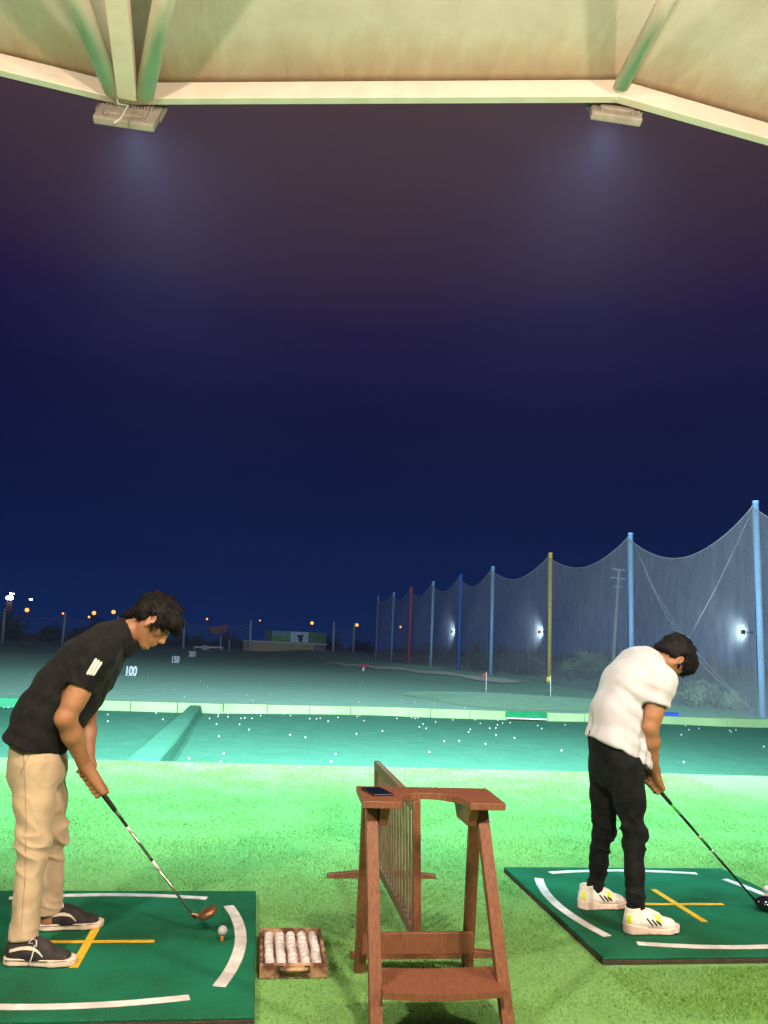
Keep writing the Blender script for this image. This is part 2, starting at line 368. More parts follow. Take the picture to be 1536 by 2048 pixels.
# ================================================================== SETTING
def grid_sheet(name, x0, x1, y0, y1, nx, ny, zf, m, smooth=True):
    X, Y = np.meshgrid(np.linspace(x0, x1, nx), np.linspace(y0, y1, ny)); Z = zf(X, Y)
    v = np.stack([X.ravel(), Y.ravel(), Z.ravel()], 1)
    i = np.arange((nx-1)*(ny-1)); a = (i//(nx-1))*nx+i % (nx-1)
    return mesh_obj(name, v, np.stack([a, a+1, a+nx+1, a+nx], 1), m, smooth=smooth)
TURF_Y = 9.6
mb = MB(); mb.box((-30, -12, -.14), (30, TURF_Y, 0)); o = mb.build('platform_turf', M['turf']); tag(o, kind='structure')
o = grid_sheet('pit_floor', -45, 45, TURF_Y+.02, 23.3, 60, 30, lambda X, Y: PIT_Z+.025*np.sin(X*.7)*np.sin(Y*.6), M['pit']); tag(o, kind='structure')
line = [(-16, 20.9), (-1.39, 21.95), (3.6, 22.85), (15.7, 23.3), (26, 23.4)]
gx, gt = np.meshgrid(np.linspace(-160, 90, 170), np.linspace(0, 1, 190)**1.6)
y0_ = np.interp(gx, [q[0] for q in line], [q[1] for q in line])+.10; gy = y0_+(330-y0_)*gt
o = grid_sheet('field_ground', 0, 1, 0, 1, 170, 190, lambda X, Y: terrain(gx, gy), M['field'])
co_ = np.stack([gx.ravel(), gy.ravel(), terrain(gx, gy).ravel()], 1); o.data.vertices.foreach_set('co', co_.ravel()); o.data.update(); tag(o, kind='structure')
mb = MB(); mb.box((-600, 325, -3), (600, 1500, -.3)); o = mb.build('far_ground', M['field']); tag(o, kind='structure')
# raised ridge of carpet running across the pit
mb = MB()
sec = [(-1.80, PIT_Z-.05), (-1.72, -.34), (-1.69, -.32), (-1.30, -.32), (-1.27, -.34), (-1.22, PIT_Z-.05)]
ys = np.linspace(10.6, 22.2, 24); vs = []
for y in ys:
    sh = -.12*ss(14, 22, y)
    for x, z in sec: vs.append((x+sh*(1 if x > -1.4 else -.3)*1.0, y, z+.008*math.sin(y*2.1)))
n = len(sec)
fs = [[i*n+k, i*n+k+1, (i+1)*n+k+1, (i+1)*n+k] for i in range(len(ys)-1) for k in range(n-1)]+[list(range(n)), [(len(ys)-1)*n+k for k in range(n)][::-1]]
mb.add(vs, fs); o = mb.build('carpet_ridge', M['berm']); tag(o, kind='structure')
# blades of the artificial turf near the camera (nobody could count them)
def turf_blades(n, x0, x1, y0, y1, hmin, hmax, wdt, powr):
    u = RNG.random(n)**powr
    Y = y0+(y1-y0)*u; X = x0+(x1-x0)*RNG.random(n)
    for (ax, bx, ay, by) in ((-1.43, .085, 3.18, 4.68), (1.62, 3.13, 3.66, 5.21)):
        k = (X > ax) & (X < bx) & (Y > ay) & (Y < by); Y[k] = ay-.02-RNG.random(k.sum())*.5
    h = hmin+(hmax-hmin)*RNG.random(n); a = RNG.random(n)*6.283; w = wdt*(.7+.6*RNG.random(n))*(.6+Y/9)
    lean = RNG.normal(0, .8, (n, 2))*h[:, None]
    lean[:, 1] += .25*h
    b = np.stack([X, Y, np.zeros(n)], 1); d = np.stack([np.cos(a), np.sin(a), 0*a], 1)*w[:, None]/2
    t = b+np.stack([lean[:, 0], lean[:, 1], h], 1)
    v = np.stack([b-d, b+d, t], 1).reshape(-1, 3)
    return mesh_obj('turf_grass', v, np.arange(3*n).reshape(-1, 3), M['blade'])
o = turf_blades(230000, -2.4, 5.2, 2.75, 9.58, .006, .016, .0045, 1.25); tag(o, 'short bright green artificial grass fibres covering the platform', 'grass', kind='stuff')

# kerb of painted blocks along the far side of the pit
line = [(-16, 20.9), (-1.39, 21.95), (3.6, 22.85), (15.7, 23.3), (26, 23.4)]
def kerb_pt(s):
    for (a, b) in zip(line[:-1], line[1:]):
        L = math.hypot(b[0]-a[0], b[1]-a[1])
        if s <= L: return V(a[0]+(b[0]-a[0])*s/L, a[1]+(b[1]-a[1])*s/L, 0), unit(V(b[0]-a[0], b[1]-a[1], 0))
        s -= L
    return V(*b, 0), unit(V(b[0]-a[0], b[1]-a[1], 0))
kr = thing('low_kerb_wall', (0, 22.5, PIT_Z), 'low pale green kerb of painted blocks along far edge of the teal carpet', 'kerb')
s_ = 0.0; L_ = 1.17
while s_ < 41:
    p, t = kerb_pt(s_+L_/2); nrm = V(-t[1], t[0], 0)
    carpet = p[0] < -3.9
    mb = MB(); mb.obox((p[0], p[1]+.1, -.385+.006*random.uniform(-1, 1)), t*(L_/2-.007), nrm*.1, V(0, 0, .128))
    mb.build('block', M['kerb_carpet'] if carpet else M['kerb'], kr, bevel=.012)
    s_ += L_
# a darker green mat hangs over the kerb
p0 = G(1083, 1436, -.38); p1 = G(1158, 1440, -.38)
pa, pb = V(7.15, 22.93, 0), V(8.35, 22.98, 0)
hm = thing('hanging_mat', (7.75, 22.9, -.4), 'dark green strip of matting hung over the pale kerb, white edge below', 'mat')
mb = MB(); mb.box((7.15, 22.84, -.42), (8.36, 22.885, -.235)); mb.build('matting', M['deep_green'], hm, bevel=.006)
mb = MB(); mb.box((7.17, 22.83, -.46), (8.37, 22.88, -.423)); mb.build('white_edge', M['white_paint'], hm)
# putting green, sandy strip
gc = V(9.3, 29.0, 0); vs = [(gc[0], gc[1], float(terrain(gc[0], gc[1]))+.17)]; NR, NA = 7, 56
for i in range(1, NR+1):
    for k in range(NA):
        a = 2*math.pi*k/NA; rr = i/NR*(1+.10*math.sin(3*a+1)+.05*math.sin(5*a))
        x, y = gc[0]+3.9*rr*math.cos(a), gc[1]+4.6*rr*math.sin(a)
        x = min(x, net_x(y)-.3); y = max(y, 23.75)
        vs.append((x, y, float(terrain(x, y))+.012+.17*(1-(i/NR)**2)))
fs = [[0, 1+k, 1+(k+1) % NA] for k in range(NA)]+[[1+(i-1)*NA+k, 1+i*NA+k, 1+i*NA+(k+1) % NA, 1+(i-1)*NA+(k+1) % NA] for i in range(1, NR) for k in range(NA)]
o = mesh_obj('putting_green', vs, fs, M['green'], smooth=True); tag(o, kind='structure')
mb = MB(); pts = [(net_x(y)-2.6-.02*(y-44)*4, y) for y in np.linspace(40, 76, 30)]
vs = []
for i, (x, y) in enumerate(pts):
    for w in (-.5, .5):
        xx = x+w*(1.2+.5*math.sin(i*.9)); vs.append((xx, y, float(terrain(xx, y))+.05))
mb.add(vs, [[2*i, 2*i+2, 2*i+3, 2*i+1][::-1] for i in range(len(pts)-1)]); o = mb.build('sandy_path', M['sand']); tag(o, kind='structure')

# ================================================================== CANOPY
ZB = 4.83
edge = [(-6.5, 4.2), (-1.857, 4.822), (-1.165, 4.942), (1.99, 4.24), (3.12, 4.42), (7.0, 5.1)]
edge = [(-6.0, 4.05), (-1.165, 4.942), (1.99, 4.24), (7.0, 5.04)]
# keep the left span's measured direction
edge[0] = (-1.165-4.8*(1.857-1.165)/(.12+.692), 4.942-4.8*.12/.812)
cnp = thing('canopy_roof', (0, 0, ZB), 'stained off-white fabric canopy overhead with cream edge beam and round struts', 'canopy')
ev = []; edge_vals = []; ROWS = 26
def back_of(i): return V(edge[i][0]*1.5, -5.0, ZB+2.3)
segs = []
cols = []
for a, b in zip(range(3), range(1, 4)):
    N = 30
    for k in range(N + (1 if b == 3 else 0)):
        t = k/N; cols.append((V(*edge[a], ZB+.118)*(1-t)+V(*edge[b], ZB+.118)*t, back_of(a)*(1-t)+back_of(b)*t, 4*t*(1-t)))
for (e0, b0, mid) in cols:
    for j in range(ROWS):
        s = (j/(ROWS-1))**1.6
        p = e0*(1-s)+b0*s; p = p+V(0, 0, .10*mid*math.sin(math.pi*min(1, s*1.6)))
        ev.append(p); edge_vals.append(max(0, 1-np.linalg.norm(p-e0)/.5)*.62)
nc = len(cols)
fs = [[c*ROWS+j, c*ROWS+j+1, (c+1)*ROWS+j+1, (c+1)*ROWS+j] for c in range(nc-1) for j in range(ROWS-1)]
o = mesh_obj('fabric_membrane', ev, fs, M['cloth'], cnp, smooth=True)
at = o.data.attributes.new('edge', 'FLOAT', 'POINT'); at.data.foreach_set('value', edge_vals)
so = o.modifiers.new('solid', 'SOLIDIFY'); so.thickness = .004; so.offset = -1
# edge beam: one mitred box section
BW, BH = .066, .128
vs = []
for i, (x, y) in enumerate(edge):
    ts = []
    if i > 0: ts.append(unit(V(x-edge[i-1][0], y-edge[i-1][1], 0)))
    if i < 3: ts.append(unit(V(edge[i+1][0]-x, edge[i+1][1]-y, 0)))
    t = unit(sum(ts)); nn = V(-t[1], t[0], 0); k = 1/max(.5, nn@V(-ts[0][1], ts[0][0], 0))
    for dy, dz in ((0, 0), (BW, 0), (BW, BH), (0, BH)): vs.append(V(x, y, ZB)+nn*dy*k+V(0, 0, dz))
fs = [[i*4+k, i*4+(k+1) % 4, (i+1)*4+(k+1) % 4, (i+1)*4+k] for i in range(3) for k in range(4)]+[[0, 1, 2, 3], [15, 14, 13, 12]]
mb = MB().add(vs, fs); mb.build('edge_beam', M['cream_steel'], cnp, bevel=.006)
def strut(px_low, Yl, px_high, Yh, rad, square=False):
    a = atY(*px_low, Yl); b = atY(*px_high, Yh); b = a+(b-a)*2.4
    mb = MB()
    if square: mb.bar(a, b, rad*2, rad*1.7, (1, 0, 0))
    else: mb.tube([a, b], rad, 20)
    mb.build('strut', M['strut_steel'], cnp, smooth=not square, bevel=.008 if square else 0)
strut((226, 178), 4.88, (150, -10), 4.0, .062)
strut((255, 186), 4.87, (234, -10), 4.0, .060, True)
strut((290, 186), 4.85, (330, -10), 4.0, .060)
strut((1243, 170), 4.19, (1338, -10), 3.5, .047)

def roof_flood(name, px, Yc, wd, label, cable_px):
    c = atY(*px, Yc); n = unit(V(.05, .88, -.46)); sx = unit(V(1, .05, -.16 if True else 0)); sx = unit(sx-n*(sx@n)); up = np.cross(sx, n)
    if up[2] < 0: up = -up
    t = thing(name, c, label, 'floodlight', 'floodlights under the canopy edge')
    mb = MB(); mb.obox(c, sx*wd/2, up*.135, n*.028); mb.build('housing', M['lamp_grey'], t, bevel=.012)
    mb = MB()
    for k in range(15):
        q = c-n*.036+sx*(wd*.36*(k/7-1))+up*.07; mb.obox(q, sx*.005, up*.05, n*.012)
    mb.build('cooling_fin', M['lamp_grey'], t)
    mb = MB(); mb.obox(c-n*.036-up*.045, sx*wd*.34, up*.045, n*.011); mb.build('driver_box', M['lamp_grey'], t, bevel=.008)
    mb = MB(); mb.obox(c+n*.0285, sx*wd*.40, up*.100, n*.0015); mb.build('lens', M['lens_lit'], t)
    mb = MB()
    for sgn in (-1, 1): mb.bar(c+sx*sgn*(wd/2+.012)-up*.02, c+sx*sgn*(wd/2+.012)+up*.16, .03, .006, n)
    mb.bar(c-sx*(wd/2+.015)+up*.16, c+sx*(wd/2+.015)+up*.16, .006, .03, up)
    mb.build('bracket', M['lamp_grey'], t)
    for sgn in (-1, 1): MB().tube([c+sx*sgn*wd*.30-up*.1-n*.03, c+sx*sgn*wd*.30-up*.1-n*.052], .009, 10).build('bolt', M['lamp_grey'], t)
    cp = [atY(*q, Yc-.10-.02*i) for i, q in enumerate(cable_px)]
    mb = MB(); mb.tube(cp, .006, 8); mb.build('cable', M['cable'], t, smooth=True)
    spot(c+n*.06, (n[0], .94, -.35), FLOOD_W, FLOOD_COL, R(160), .62, .12, t); spot(c+n*.06, (.22, 1, -.09), FAR_W, FAR_COL, R(120), 1.0, .12, t)  # second spot: far beam added in the housing to brighten poles and field
    return t
roof_flood('floodlight', (258, 229), 5.02, .40, 'dusty grey floodlight with crossing cable under the node of three struts', [(236, 172), (233, 192), (236, 208), (256, 212), (240, 238), (228, 246)])
roof_flood('floodlight', (1229, 219), 4.42, .33, 'dusty grey floodlight with finned back under the single strut', [(1237, 164), (1232, 180), (1228, 196), (1233, 200)])
for x, y in ((-4.6, 4.75), (5.4, 4.95)):       # the row goes on along the beam, outside the picture
    t = thing('floodlight', (x, y, 4.68), 'grey floodlight farther along the canopy edge', 'floodlight', 'floodlights under the canopy edge')
    n = unit(V(0, .8, -.6)); c = V(x, y, 4.68)
    MB().obox(c, V(.2, 0, 0), V(0, .081, .108), n*.028).build('housing', M['lamp_grey'], t, bevel=.02)
    MB().obox(c+n*.031, V(.17, 0, 0), V(0, .069, .092), n*.003).build('lens', M['lens_lit'], t)
    spot(c+n*.06, (0, .94, -.35), FLOOD_W, FLOOD_COL, R(160), .62, .12, t); spot(c+n*.06, (.22, 1, -.09), FAR_W, FAR_COL, R(120), 1.0, .12, t)  # same added far beam beside the main one
# warm bay lamps hanging under the cloth behind the camera
for i, (x, y, z) in enumerate(((-2.3, .7, 3.25), (.8, .5, 3.25), (3.9, .7, 3.25))):
    t = thing('bay_lamp', (x, y, z), 'warm ceiling lamp hanging under the canopy behind the bays', 'lamp', 'warm lamps in the bays')
    MB().tube([(x, y, z+.12), (x, y, z+.2)], .05, 12).build('lamp_cap', M['lamp_grey'], t)
    MB().tube([(x, y, z+.2), (x, y, z+1.75)], .012, 8).build('rod', M['lamp_grey'], t)
    point((x, y, z), BAY_W, BAY_COL, .12, t)
# ================================================================== NET ROW AND FAR THINGS
PK = [(17.5, None), (25.0, 1511), (32.48, 1261), (39.96, 1101), (47.4, 986), (53.24, 922), (59.63, 867), (65.86, 823), (73.27, 788), (79.0, 757)]
PM = ['pole_blue', 'pole_blue', 'pole_blue', 'pole_yellow', 'pole_blue', 'pole_royal', 'pole_blue', 'pole_red', 'pole_blue', 'pole_grey']
PL = [None, 'tall pale blue steel pole nearest the camera at the right edge', 'pale blue pole rising behind the golfer in white',
      'bright yellow steel pole carrying the net', 'pale blue net pole between the yellow pole and the royal blue pole',
      'royal blue steel pole carrying the net', 'pale blue net pole between the royal blue pole and the red pole',
      'dull red steel pole carrying the net', 'thin pale blue net pole just beyond the red pole', 'grey corner pole at the far end of the tall net']
tops = []
for (D, px), m, lab in zip(PK, PM, PL):
    if px is None: tp = V(17.25, D, 6.95)
    else:
        hz = 1296+(px-768)*.0456; tp = atY(px, hz-328*25/D, D)
    gz = float(terrain(tp[0], D)); tops.append(V(tp[0], D, tp[2]))
    if px is None: continue
    rad = .105 if px > 700 else .08
    t = thing('net_pole', (tp[0], D, gz), lab, 'pole', 'poles of the tall net')
    if px == 757: rad = .05
    MB().tube([(tp[0], D, gz-.3), (tp[0], D, tp[2]-.05)], rad, 16).build('shaft', M[m], t, smooth=True)
    MB().tube([(tp[0], D, tp[2]-.06), (tp[0], D, tp[2])], rad*1.06, 16).build('cap', M['pole_grey' if m == 'pole_grey' else m], t)
def net_panel(a, b, sag, m, label, group, off=-.16, top_drop=.18, n=22, rows=12):
    vs = []
    nx = unit(V(-(b-a)[1], (b-a)[0], 0)); nx = nx if nx[0] < 0 else -nx
    for i in range(n+1):
        t = i/n; p = a*(1-t)+b*t; zt = p[2]-top_drop-sag*4*t*(1-t); zb = float(terrain(p[0], p[1]))-.05
        for j in range(rows+1):
            s = j/rows; q = V(p[0], p[1], zb+(zt-zb)*s)+nx*(-off*0+.14+.22*math.sin(math.pi*t)*math.sin(math.pi*s)+.03*math.sin(9*t+5*s))
            vs.append(q)
    R1 = rows+1
    fs = [[i*R1+j, i*R1+j+1, (i+1)*R1+j+1, (i+1)*R1+j] for i in range(n) for j in range(rows)]
    o = thing('safety_net', (a+b)/2*V(1, 1, 0)+V(0, 0, float(terrain(*((a+b)/2)[:2]))), label, 'net', group)
    mesh_obj('netting', vs, fs, M[m], o, smooth=True)
    MB().tube([vs[i*R1+rows] for i in range(n+1)], .014, 5).build('head_rope', M['cable'], o)
    return o
NL = ['panel of netting at the right edge, cut off beyond the nearest pole', 'wide net panel behind the white-shirted golfer with crossing guy wires',
      'net panel between the yellow pole and the next pale blue pole', 'net panel just left of the yellow pole with a bright lamp glow', 'net panel just right of the royal blue pole',
      'net panel just left of the royal blue pole with a lamp glow', 'net panel just right of the red pole', 'net panel just left of the red pole', 'narrow last panel of the tall net']
for i in range(9):
    net_panel(tops[i], tops[i+1], (1.4, 1.35, .95, .9, .85, .8, .75, .75, .6)[i], 'net', NL[i], 'panels of the tall net')
# lamps fixed to three of the poles, lighting the net
for idx, lab in ((1, 'small floodlight on an arm of the nearest pale blue pole'), (3, 'small black floodlight fixed to the yellow pole'), (5, 'small black floodlight fixed to the royal blue pole')):
    tp = tops[idx]; z = 1.36+(1330-1258)*25/1600*.98 if idx == 1 else 1.36+(49*40/1600 if idx == 3 else 41*53/1600)
    c = V(tp[0]-.46, tp[1]+.25, z); t = thing('pole_floodlight', c, lab, 'floodlight', 'floodlights on the net poles')
    n = unit(V(.15, .9, .05)); sx = unit(V(.9, -.15, 0)); up = V(0, 0, 1)
    MB().obox(c, sx*.07, up*.08, n*.03).build('housing', M['black_plastic'], t, bevel=.01)
    MB().obox(c+n*.032, sx*.06, up*.07, n*.003).build('lens', M['lens_lit'], t)
    MB().tube([c-n*.02, (tp[0], tp[1], z)], .02, 8).build('arm', M['dark_steel'], t)
    spot(c+n*.07, unit(V(.16, 1, .02)), POLE_W*(1 if idx == 1 else 1.5), POLE_COL, R(140), 1.0, .22, t)
# guy wires in the widest panel
def wire(pts, label, insul=None):
    pts = [V(*p) for p in pts]
    t = thing('guy_wire', pts[-1], label, 'wire', 'guy wires by the tall net')
    MB().tube(pts, .011, 5).build('strand', M['cable'], t, smooth=True)
    if insul is not None: MB().tube([V(*insul)-V(0, 0, .12), V(*insul)+V(0, 0, .12)], .045, 8).build('insulator', M['sign_white'], t)
def pxline(pts, Y0, Y1):
    n = len(pts); return [atY(x, y, Y0+(Y1-Y0)*i/(n-1)) for i, (x, y) in enumerate(pts)]
wire(pxline([(1268, 1085), (1300, 1165), (1335, 1235), (1372, 1292), (1420, 1345), (1465, 1385), (1505, 1425)], 31.6, 25.6), 'lower of two long guy wires slanting down behind the golfer in white')
wire(pxline([(1272, 1095), (1310, 1180), (1355, 1255), (1385, 1295), (1430, 1345), (1470, 1385), (1508, 1422)], 31.8, 26.0), 'upper of two long guy wires slanting down behind the golfer in white')
wire(pxline([(1500, 1030), (1468, 1100), (1430, 1180), (1400, 1235), (1373, 1285)], 25.2, 28.2), 'guy wire with a pale insulator falling from the nearest pole', atY(1373, 1281, 28.2))
# utility pole behind the net
ub = atY(1224, 1300, 52); ut = atY(1238, 1138, 52)
t = thing('utility_pole', (ub[0], 52, .2), 'slim utility pole with three crossbars standing behind the net', 'utility pole')
MB().tube([(ub[0], 52, -.2), ut], [.13, .09], 10).build('shaft', M['pole_grey'], t, smooth=True)
for (xa, ya, xb, yb) in ((1224, 1138, 1251, 1141), (1221, 1155, 1250, 1158), (1227, 1173, 1244, 1175)):
    MB().bar(atY(xa, ya, 51.9), atY(xb, yb, 51.9), .09, .09, (0, 0, 1)).build('crossbar', M['pole_grey'], t)

# leafy plants behind the net
def leaf_cloud(name, c, rad, n, size, mats, seed):
    g = np.random.default_rng(seed); u = g.normal(size=(n, 3)); u /= np.linalg.norm(u, axis=1)[:, None]
    k = g.random(n)**.45; cl = g.normal(size=(7, 3))*.45
    p = V(*c)+(u*k[:, None]*.75+cl[g.integers(0, 7, n)]*.5)*V(*rad)
    p[:, 2] = np.maximum(p[:, 2], c[2]-rad[2])
    a = g.normal(size=(n, 3)); a /= np.linalg.norm(a, axis=1)[:, None]; b = np.cross(a, u); b /= np.linalg.norm(b, axis=1)[:, None]+1e-6
    s = size*(.6+.8*g.random(n))[:, None]
    v = np.stack([p-a*s, p+b*s*.5, p+a*s, p-b*s*.5], 1).reshape(-1, 3)
    return v, np.arange(4*n).reshape(-1, 4)
def palm(px, py, Y, h, label, seed, n=13):
    c = atY(px, py, Y); gz = float(terrain(c[0], Y)); g = random.Random(seed)
    t = thing('palm_bush', (c[0], Y, gz), label, 'palm', 'palms behind the net')
    MB().tube([(c[0], Y, gz-.1), (c[0]+.05, Y, gz+h*.35)], [.16, .10], 10).build('trunk', M['bark'], t, smooth=True)
    mb = MB()
    for k in range(n*2):
        an = g.uniform(0, 6.283); up = g.uniform(.25, 1.2); L = h*g.uniform(.55, .85); prev = None
        for q in range(8):
            s = q/7; r = L*s*math.cos(up*(1-.2*s)); z = gz+h*.35+L*s*math.sin(up)-L*.45*s*s
            ct = V(c[0]+r*math.cos(an), Y+r*math.sin(an), z); w = .22*h*.5*math.sin(math.pi*min(.98, s+.08))
            sd = V(-math.sin(an), math.cos(an), 0)
            if prev is not None:
                pc, pw = prev
                for sg in (-1, 1):
                    mb.add([pc, ct, ct+sd*sg*w+V(0, 0, -w*.5)], [[0, 1, 2]])
            prev = (ct, w)
    mb.build('frond', M['leaf'], t)
palm(1178, 1330, 44.5, 2.6, 'palm bush glimpsed through the net right of the yellow pole', 3)
palm(1140, 1345, 43.5, 1.7, 'low palm bush close to the foot of the yellow pole', 5)
palm(1060, 1345, 49.5, 1.9, 'palm bush glimpsed through the net left of the yellow pole', 8)
palm(1210, 1340, 42, 2.2, 'palm bush just behind the back of the golfer in white', 9)
for k, (px, py, Y, rx, rz, lab) in enumerate(((1385, 1425, 29.5, .9, .6, 'low scrub bush behind the net, right of the white-shirted golfer'), (1440, 1432, 28.5, .7, .4, 'small round bush behind the net near the guy wire feet'), (1030, 1370, 48.5, 1.2, .8, 'dark low bush at the foot of the net left of the yellow pole'), (955, 1338, 53.5, 1.3, .9, 'dark bush between the royal blue pole and the next pale pole'))):
    c = atY(px, py, Y); gz = float(terrain(c[0], Y))
    t = thing('bush', (c[0]+.4, Y, gz), lab, 'bush', 'bushes behind the net')
    v, f = leaf_cloud('foliage', (c[0]+.4, Y, gz+rz*.7), (rx, rx, rz), 1500, .09, None, 40+k)
    mesh_obj('foliage', v, f, M['leaf_dark' if k > 1 else 'leaf'], t)
    MB().tube([(c[0]+.4, Y, gz-.1), (c[0]+.4, Y, gz+rz*.6)], .05, 8).build('stem', M['bark'], t)
# small rail of objects near the net foot
c = G(1366, 1436, -.27); t = thing('blue_tarp', (c[0], 23.6, -.3), 'small bright blue plastic tub lying at the foot of the net', 'tub')
mb = MB(); mb.box((c[0]-.22, 23.5, -.3), (c[0]+.22, 23.8, -.2)); mb.box((c[0]-.25, 23.47, -.2), (c[0]+.25, 23.83, -.175)); mb.build('tub_body', M['blue_cloth'], t, bevel=.012)
t.name = 'plastic_tub'

# flags
def flag(name, foot, h, m, label, size):
    t = thing(name, foot, label, 'flag'); f = V(*foot)
    MB().tube([f, f+V(0, 0, h)], .018, 8).build('flagstick', M['white_paint'], t, smooth=True)
    vs = []; n = 10
    for i in range(n+1):
        s = i/n
        for j in (0, 1): vs.append(f+V(-size*s*.8, .06*math.sin(5*s), h-.03-size*(1-.25*s)*j-.15*size*s))
    o = mesh_obj('flag_cloth', vs, [[2*i, 2*i+1, 2*i+3, 2*i+2] for i in range(n)], m, t, smooth=True)
    so = o.modifiers.new('solid', 'SOLIDIFY'); so.thickness = .012
fa = V(9.05, 31.3, 0); fa = atY(972, 1384, 31.0); fa[2] = float(terrain(fa[0], fa[1]))+.1
flag('golf_flag', fa, .84, M['flag_red'], 'red flag on a white stick standing in the putting green', .19)
fb = atY(1101, 1398, 29.0); fb[2] = float(terrain(fb[0], fb[1]))+.12
flag('golf_flag', fb, .84, M['flag_yellow'], 'pale yellow flag on a white stick in front of the yellow pole', .22)
fc = atY(727, 1334, 58); fc[2] = float(terrain(fc[0], 58)); 
t = thing('target_marker', fc, 'small red topped white target post out on the dark range', 'marker')
MB().tube([fc, fc+V(0, 0, .25)], .10, 12).build('stand', M['sign_white'], t); MB().sphere(fc+V(0, 0, .36), .19, 12, 8, (1, .6, .9)).build('red_top', M['flag_red'], t, smooth=True)

# distance numerals
def numerals(txt, px, py, hpx, label, dflt=None):
    p = onfield(px, py) if dflt is None else atY(px, py, dflt); p[2] = float(terrain(p[0], p[1]))
    h = hpx/F_PX*p[1]*1.0
    cu = bpy.data.curves.new('numeral', 'FONT'); cu.body = txt; cu.size = h*1.38; cu.extrude = h*.05; cu.align_x = 'CENTER'; cu.offset = h*.05; cu.space_character = .95
    tmp = bpy.data.objects.new('numeral', cu); COL.objects.link(tmp)
    dg = bpy.context.evaluated_depsgraph_get(); me = bpy.data.meshes.new_from_object(tmp.evaluated_get(dg)); bpy.data.objects.remove(tmp)
    t = thing('distance_marker', p, label, 'distance sign', 'white distance numbers on the range')
    me.materials.clear(); me.materials.append(M['sign_white'])
    o = bpy.data.objects.new('numerals', me); link(o, t); o.rotation_euler = (R(90), 0, 0); o.location = (0, 0, h*.10); o.scale = (.66, 1, 1)
    w = h*.40*len(txt)
    mb = MB(); mb.box((p[0]-w*.5, p[1]-.02, p[2]+h*.04), (p[0]+w*.5, p[1]+.05, p[2]+h*.10))
    for sx in (-.4, .4): mb.box((p[0]+w*sx-.02*h, p[1]-.01, p[2]-.1), (p[0]+w*sx+.02*h, p[1]+.04, p[2]+h*.05))
    mb.build('stand', M['sign_white'], t)
    return p
numerals('100', 261, 1352, 17, 'largest and nearest white distance number, reading 100')
numerals('150', 350, 1326, 12, 'white distance number reading 150')
numerals('200', 384, 1314, 10, 'white distance number reading 200')
numerals('250', 409, 1301, 8, 'faint farthest white distance number reading 250', 112)

# far posts, lamps, building
YF = 116
for px0, y0, px1, y1, lab in ((10, 1217, 4, 1290, 'far grey post at the left edge under a bright tower lamp'), (131, 1227, 124, 1290, 'far grey post between two orange lamps at the left'),
                   (236, 1232, 233, 1292, 'far grey post just behind the orange lamp left of the dark-haired golfer'), (369, 1240, 367, 1293, 'far grey post beside the hair of the golfer in black'), (502, 1240, 500, 1297, 'far grey post standing left of the tan building'),
                   (459, 1280, 459, 1297, 'short far post left of the tan building'), (442, 1272, 441, 1296, 'short far post beside the white barrier'),
                   (668, 1244, 666, 1305, 'far pale post just right of the billboard'), (709, 1246, 706, 1311, 'far pale post under an orange lamp right of the billboard')):
    a = atY(px1, y1, YF); b = atY(px0, y0, YF)
    t = thing('far_post', (a[0], YF, float(terrain(a[0], YF))), lab, 'post', 'far posts along the end of the range')
    MB().tube([(a[0], YF, float(terrain(a[0], YF))-.3), b], .16 if y1-y0 > 30 else .09, 10).build('shaft', M['pole_grey'], t, smooth=True)
fp = [atY(x, y, YF+.3) for x, y in ((-120, 1222), (10, 1222), (131, 1231), (236, 1236), (369, 1243), (502, 1245))]
for a, b, lab in zip(fp[:-1], fp[1:], ('faint far net at the left edge', 'faint far net between the two leftmost posts', 'faint far net behind the back of the golfer in black', 'faint far net behind the head of the golfer in black', 'faint far net left of the tan building')):
    net_panel(a, b, .5, 'far_net', lab, 'faint nets at the far end', n=10, rows=4)
fp = [atY(668, 1250, YF+.3), atY(709, 1252, YF+.3), atY(752, 1240, 100)]
for a, b, lab in zip(fp[:-1], fp[1:], ('faint far net just right of the billboard', 'faint far net running up to the tall net corner')):
    net_panel(a, b, .5, 'far_net', lab, 'faint nets at the far end', n=10, rows=4)
# long low building with a billboard on its roof
YB = 121
def quad_box(pa, pb, ya, yb, Y, depth, mb=None):
    a = atY(pa, ya, Y); b = atY(pb, yb, Y); lo = (min(a[0], b[0]), Y, min(a[2], b[2])); hi = (max(a[0], b[0]), Y+depth, max(a[2], b[2]))
    return (mb or MB()).box(lo, hi), lo, hi
b0 = atY(486, 1303, YB); b1 = atY(651, 1303, YB); zt0 = atY(570, 1286, YB)[2]; zg = float(terrain(b0[0], YB))-.3; xm = atY(627, 1300, YB)[0]
t = thing('low_building', (b0[0], YB, zg), 'long low tan building at the far end below the billboard', 'building')
MB().box((b0[0], YB, zg), (xm, YB+6, zt0)).build('wall', M['tan_wall'], t)
MB().box((xm+.002, YB+.05, zg), (b1[0], YB+6, zt0)).build('side_wall', M['grey_wall'], t)
MB().box((b0[0]-.2, YB-.25, zt0), (b1[0]+.1, YB+6.2, zt0+.16)).build('roof', M['sign_white'], t)
MB().box((xm+.15, YB+.02, zg), (xm+.75, YB+.05, zt0-.25)).build('door', M['grey_wall'], t)
xa, xb = atY(528, 1284, YB)[0], atY(652, 1290, YB)[0]; z0, z1 = zt0+.22, zt0+1.75
t = thing('billboard', (xa, YB+.5, z0), 'wide billboard of green and white pictures on the low building roof', 'billboard')
MB().box((xa, YB+.5, z0), (xb, YB+.75, z1)).build('backing', M['grey_wall'], t)
W = xb-xa
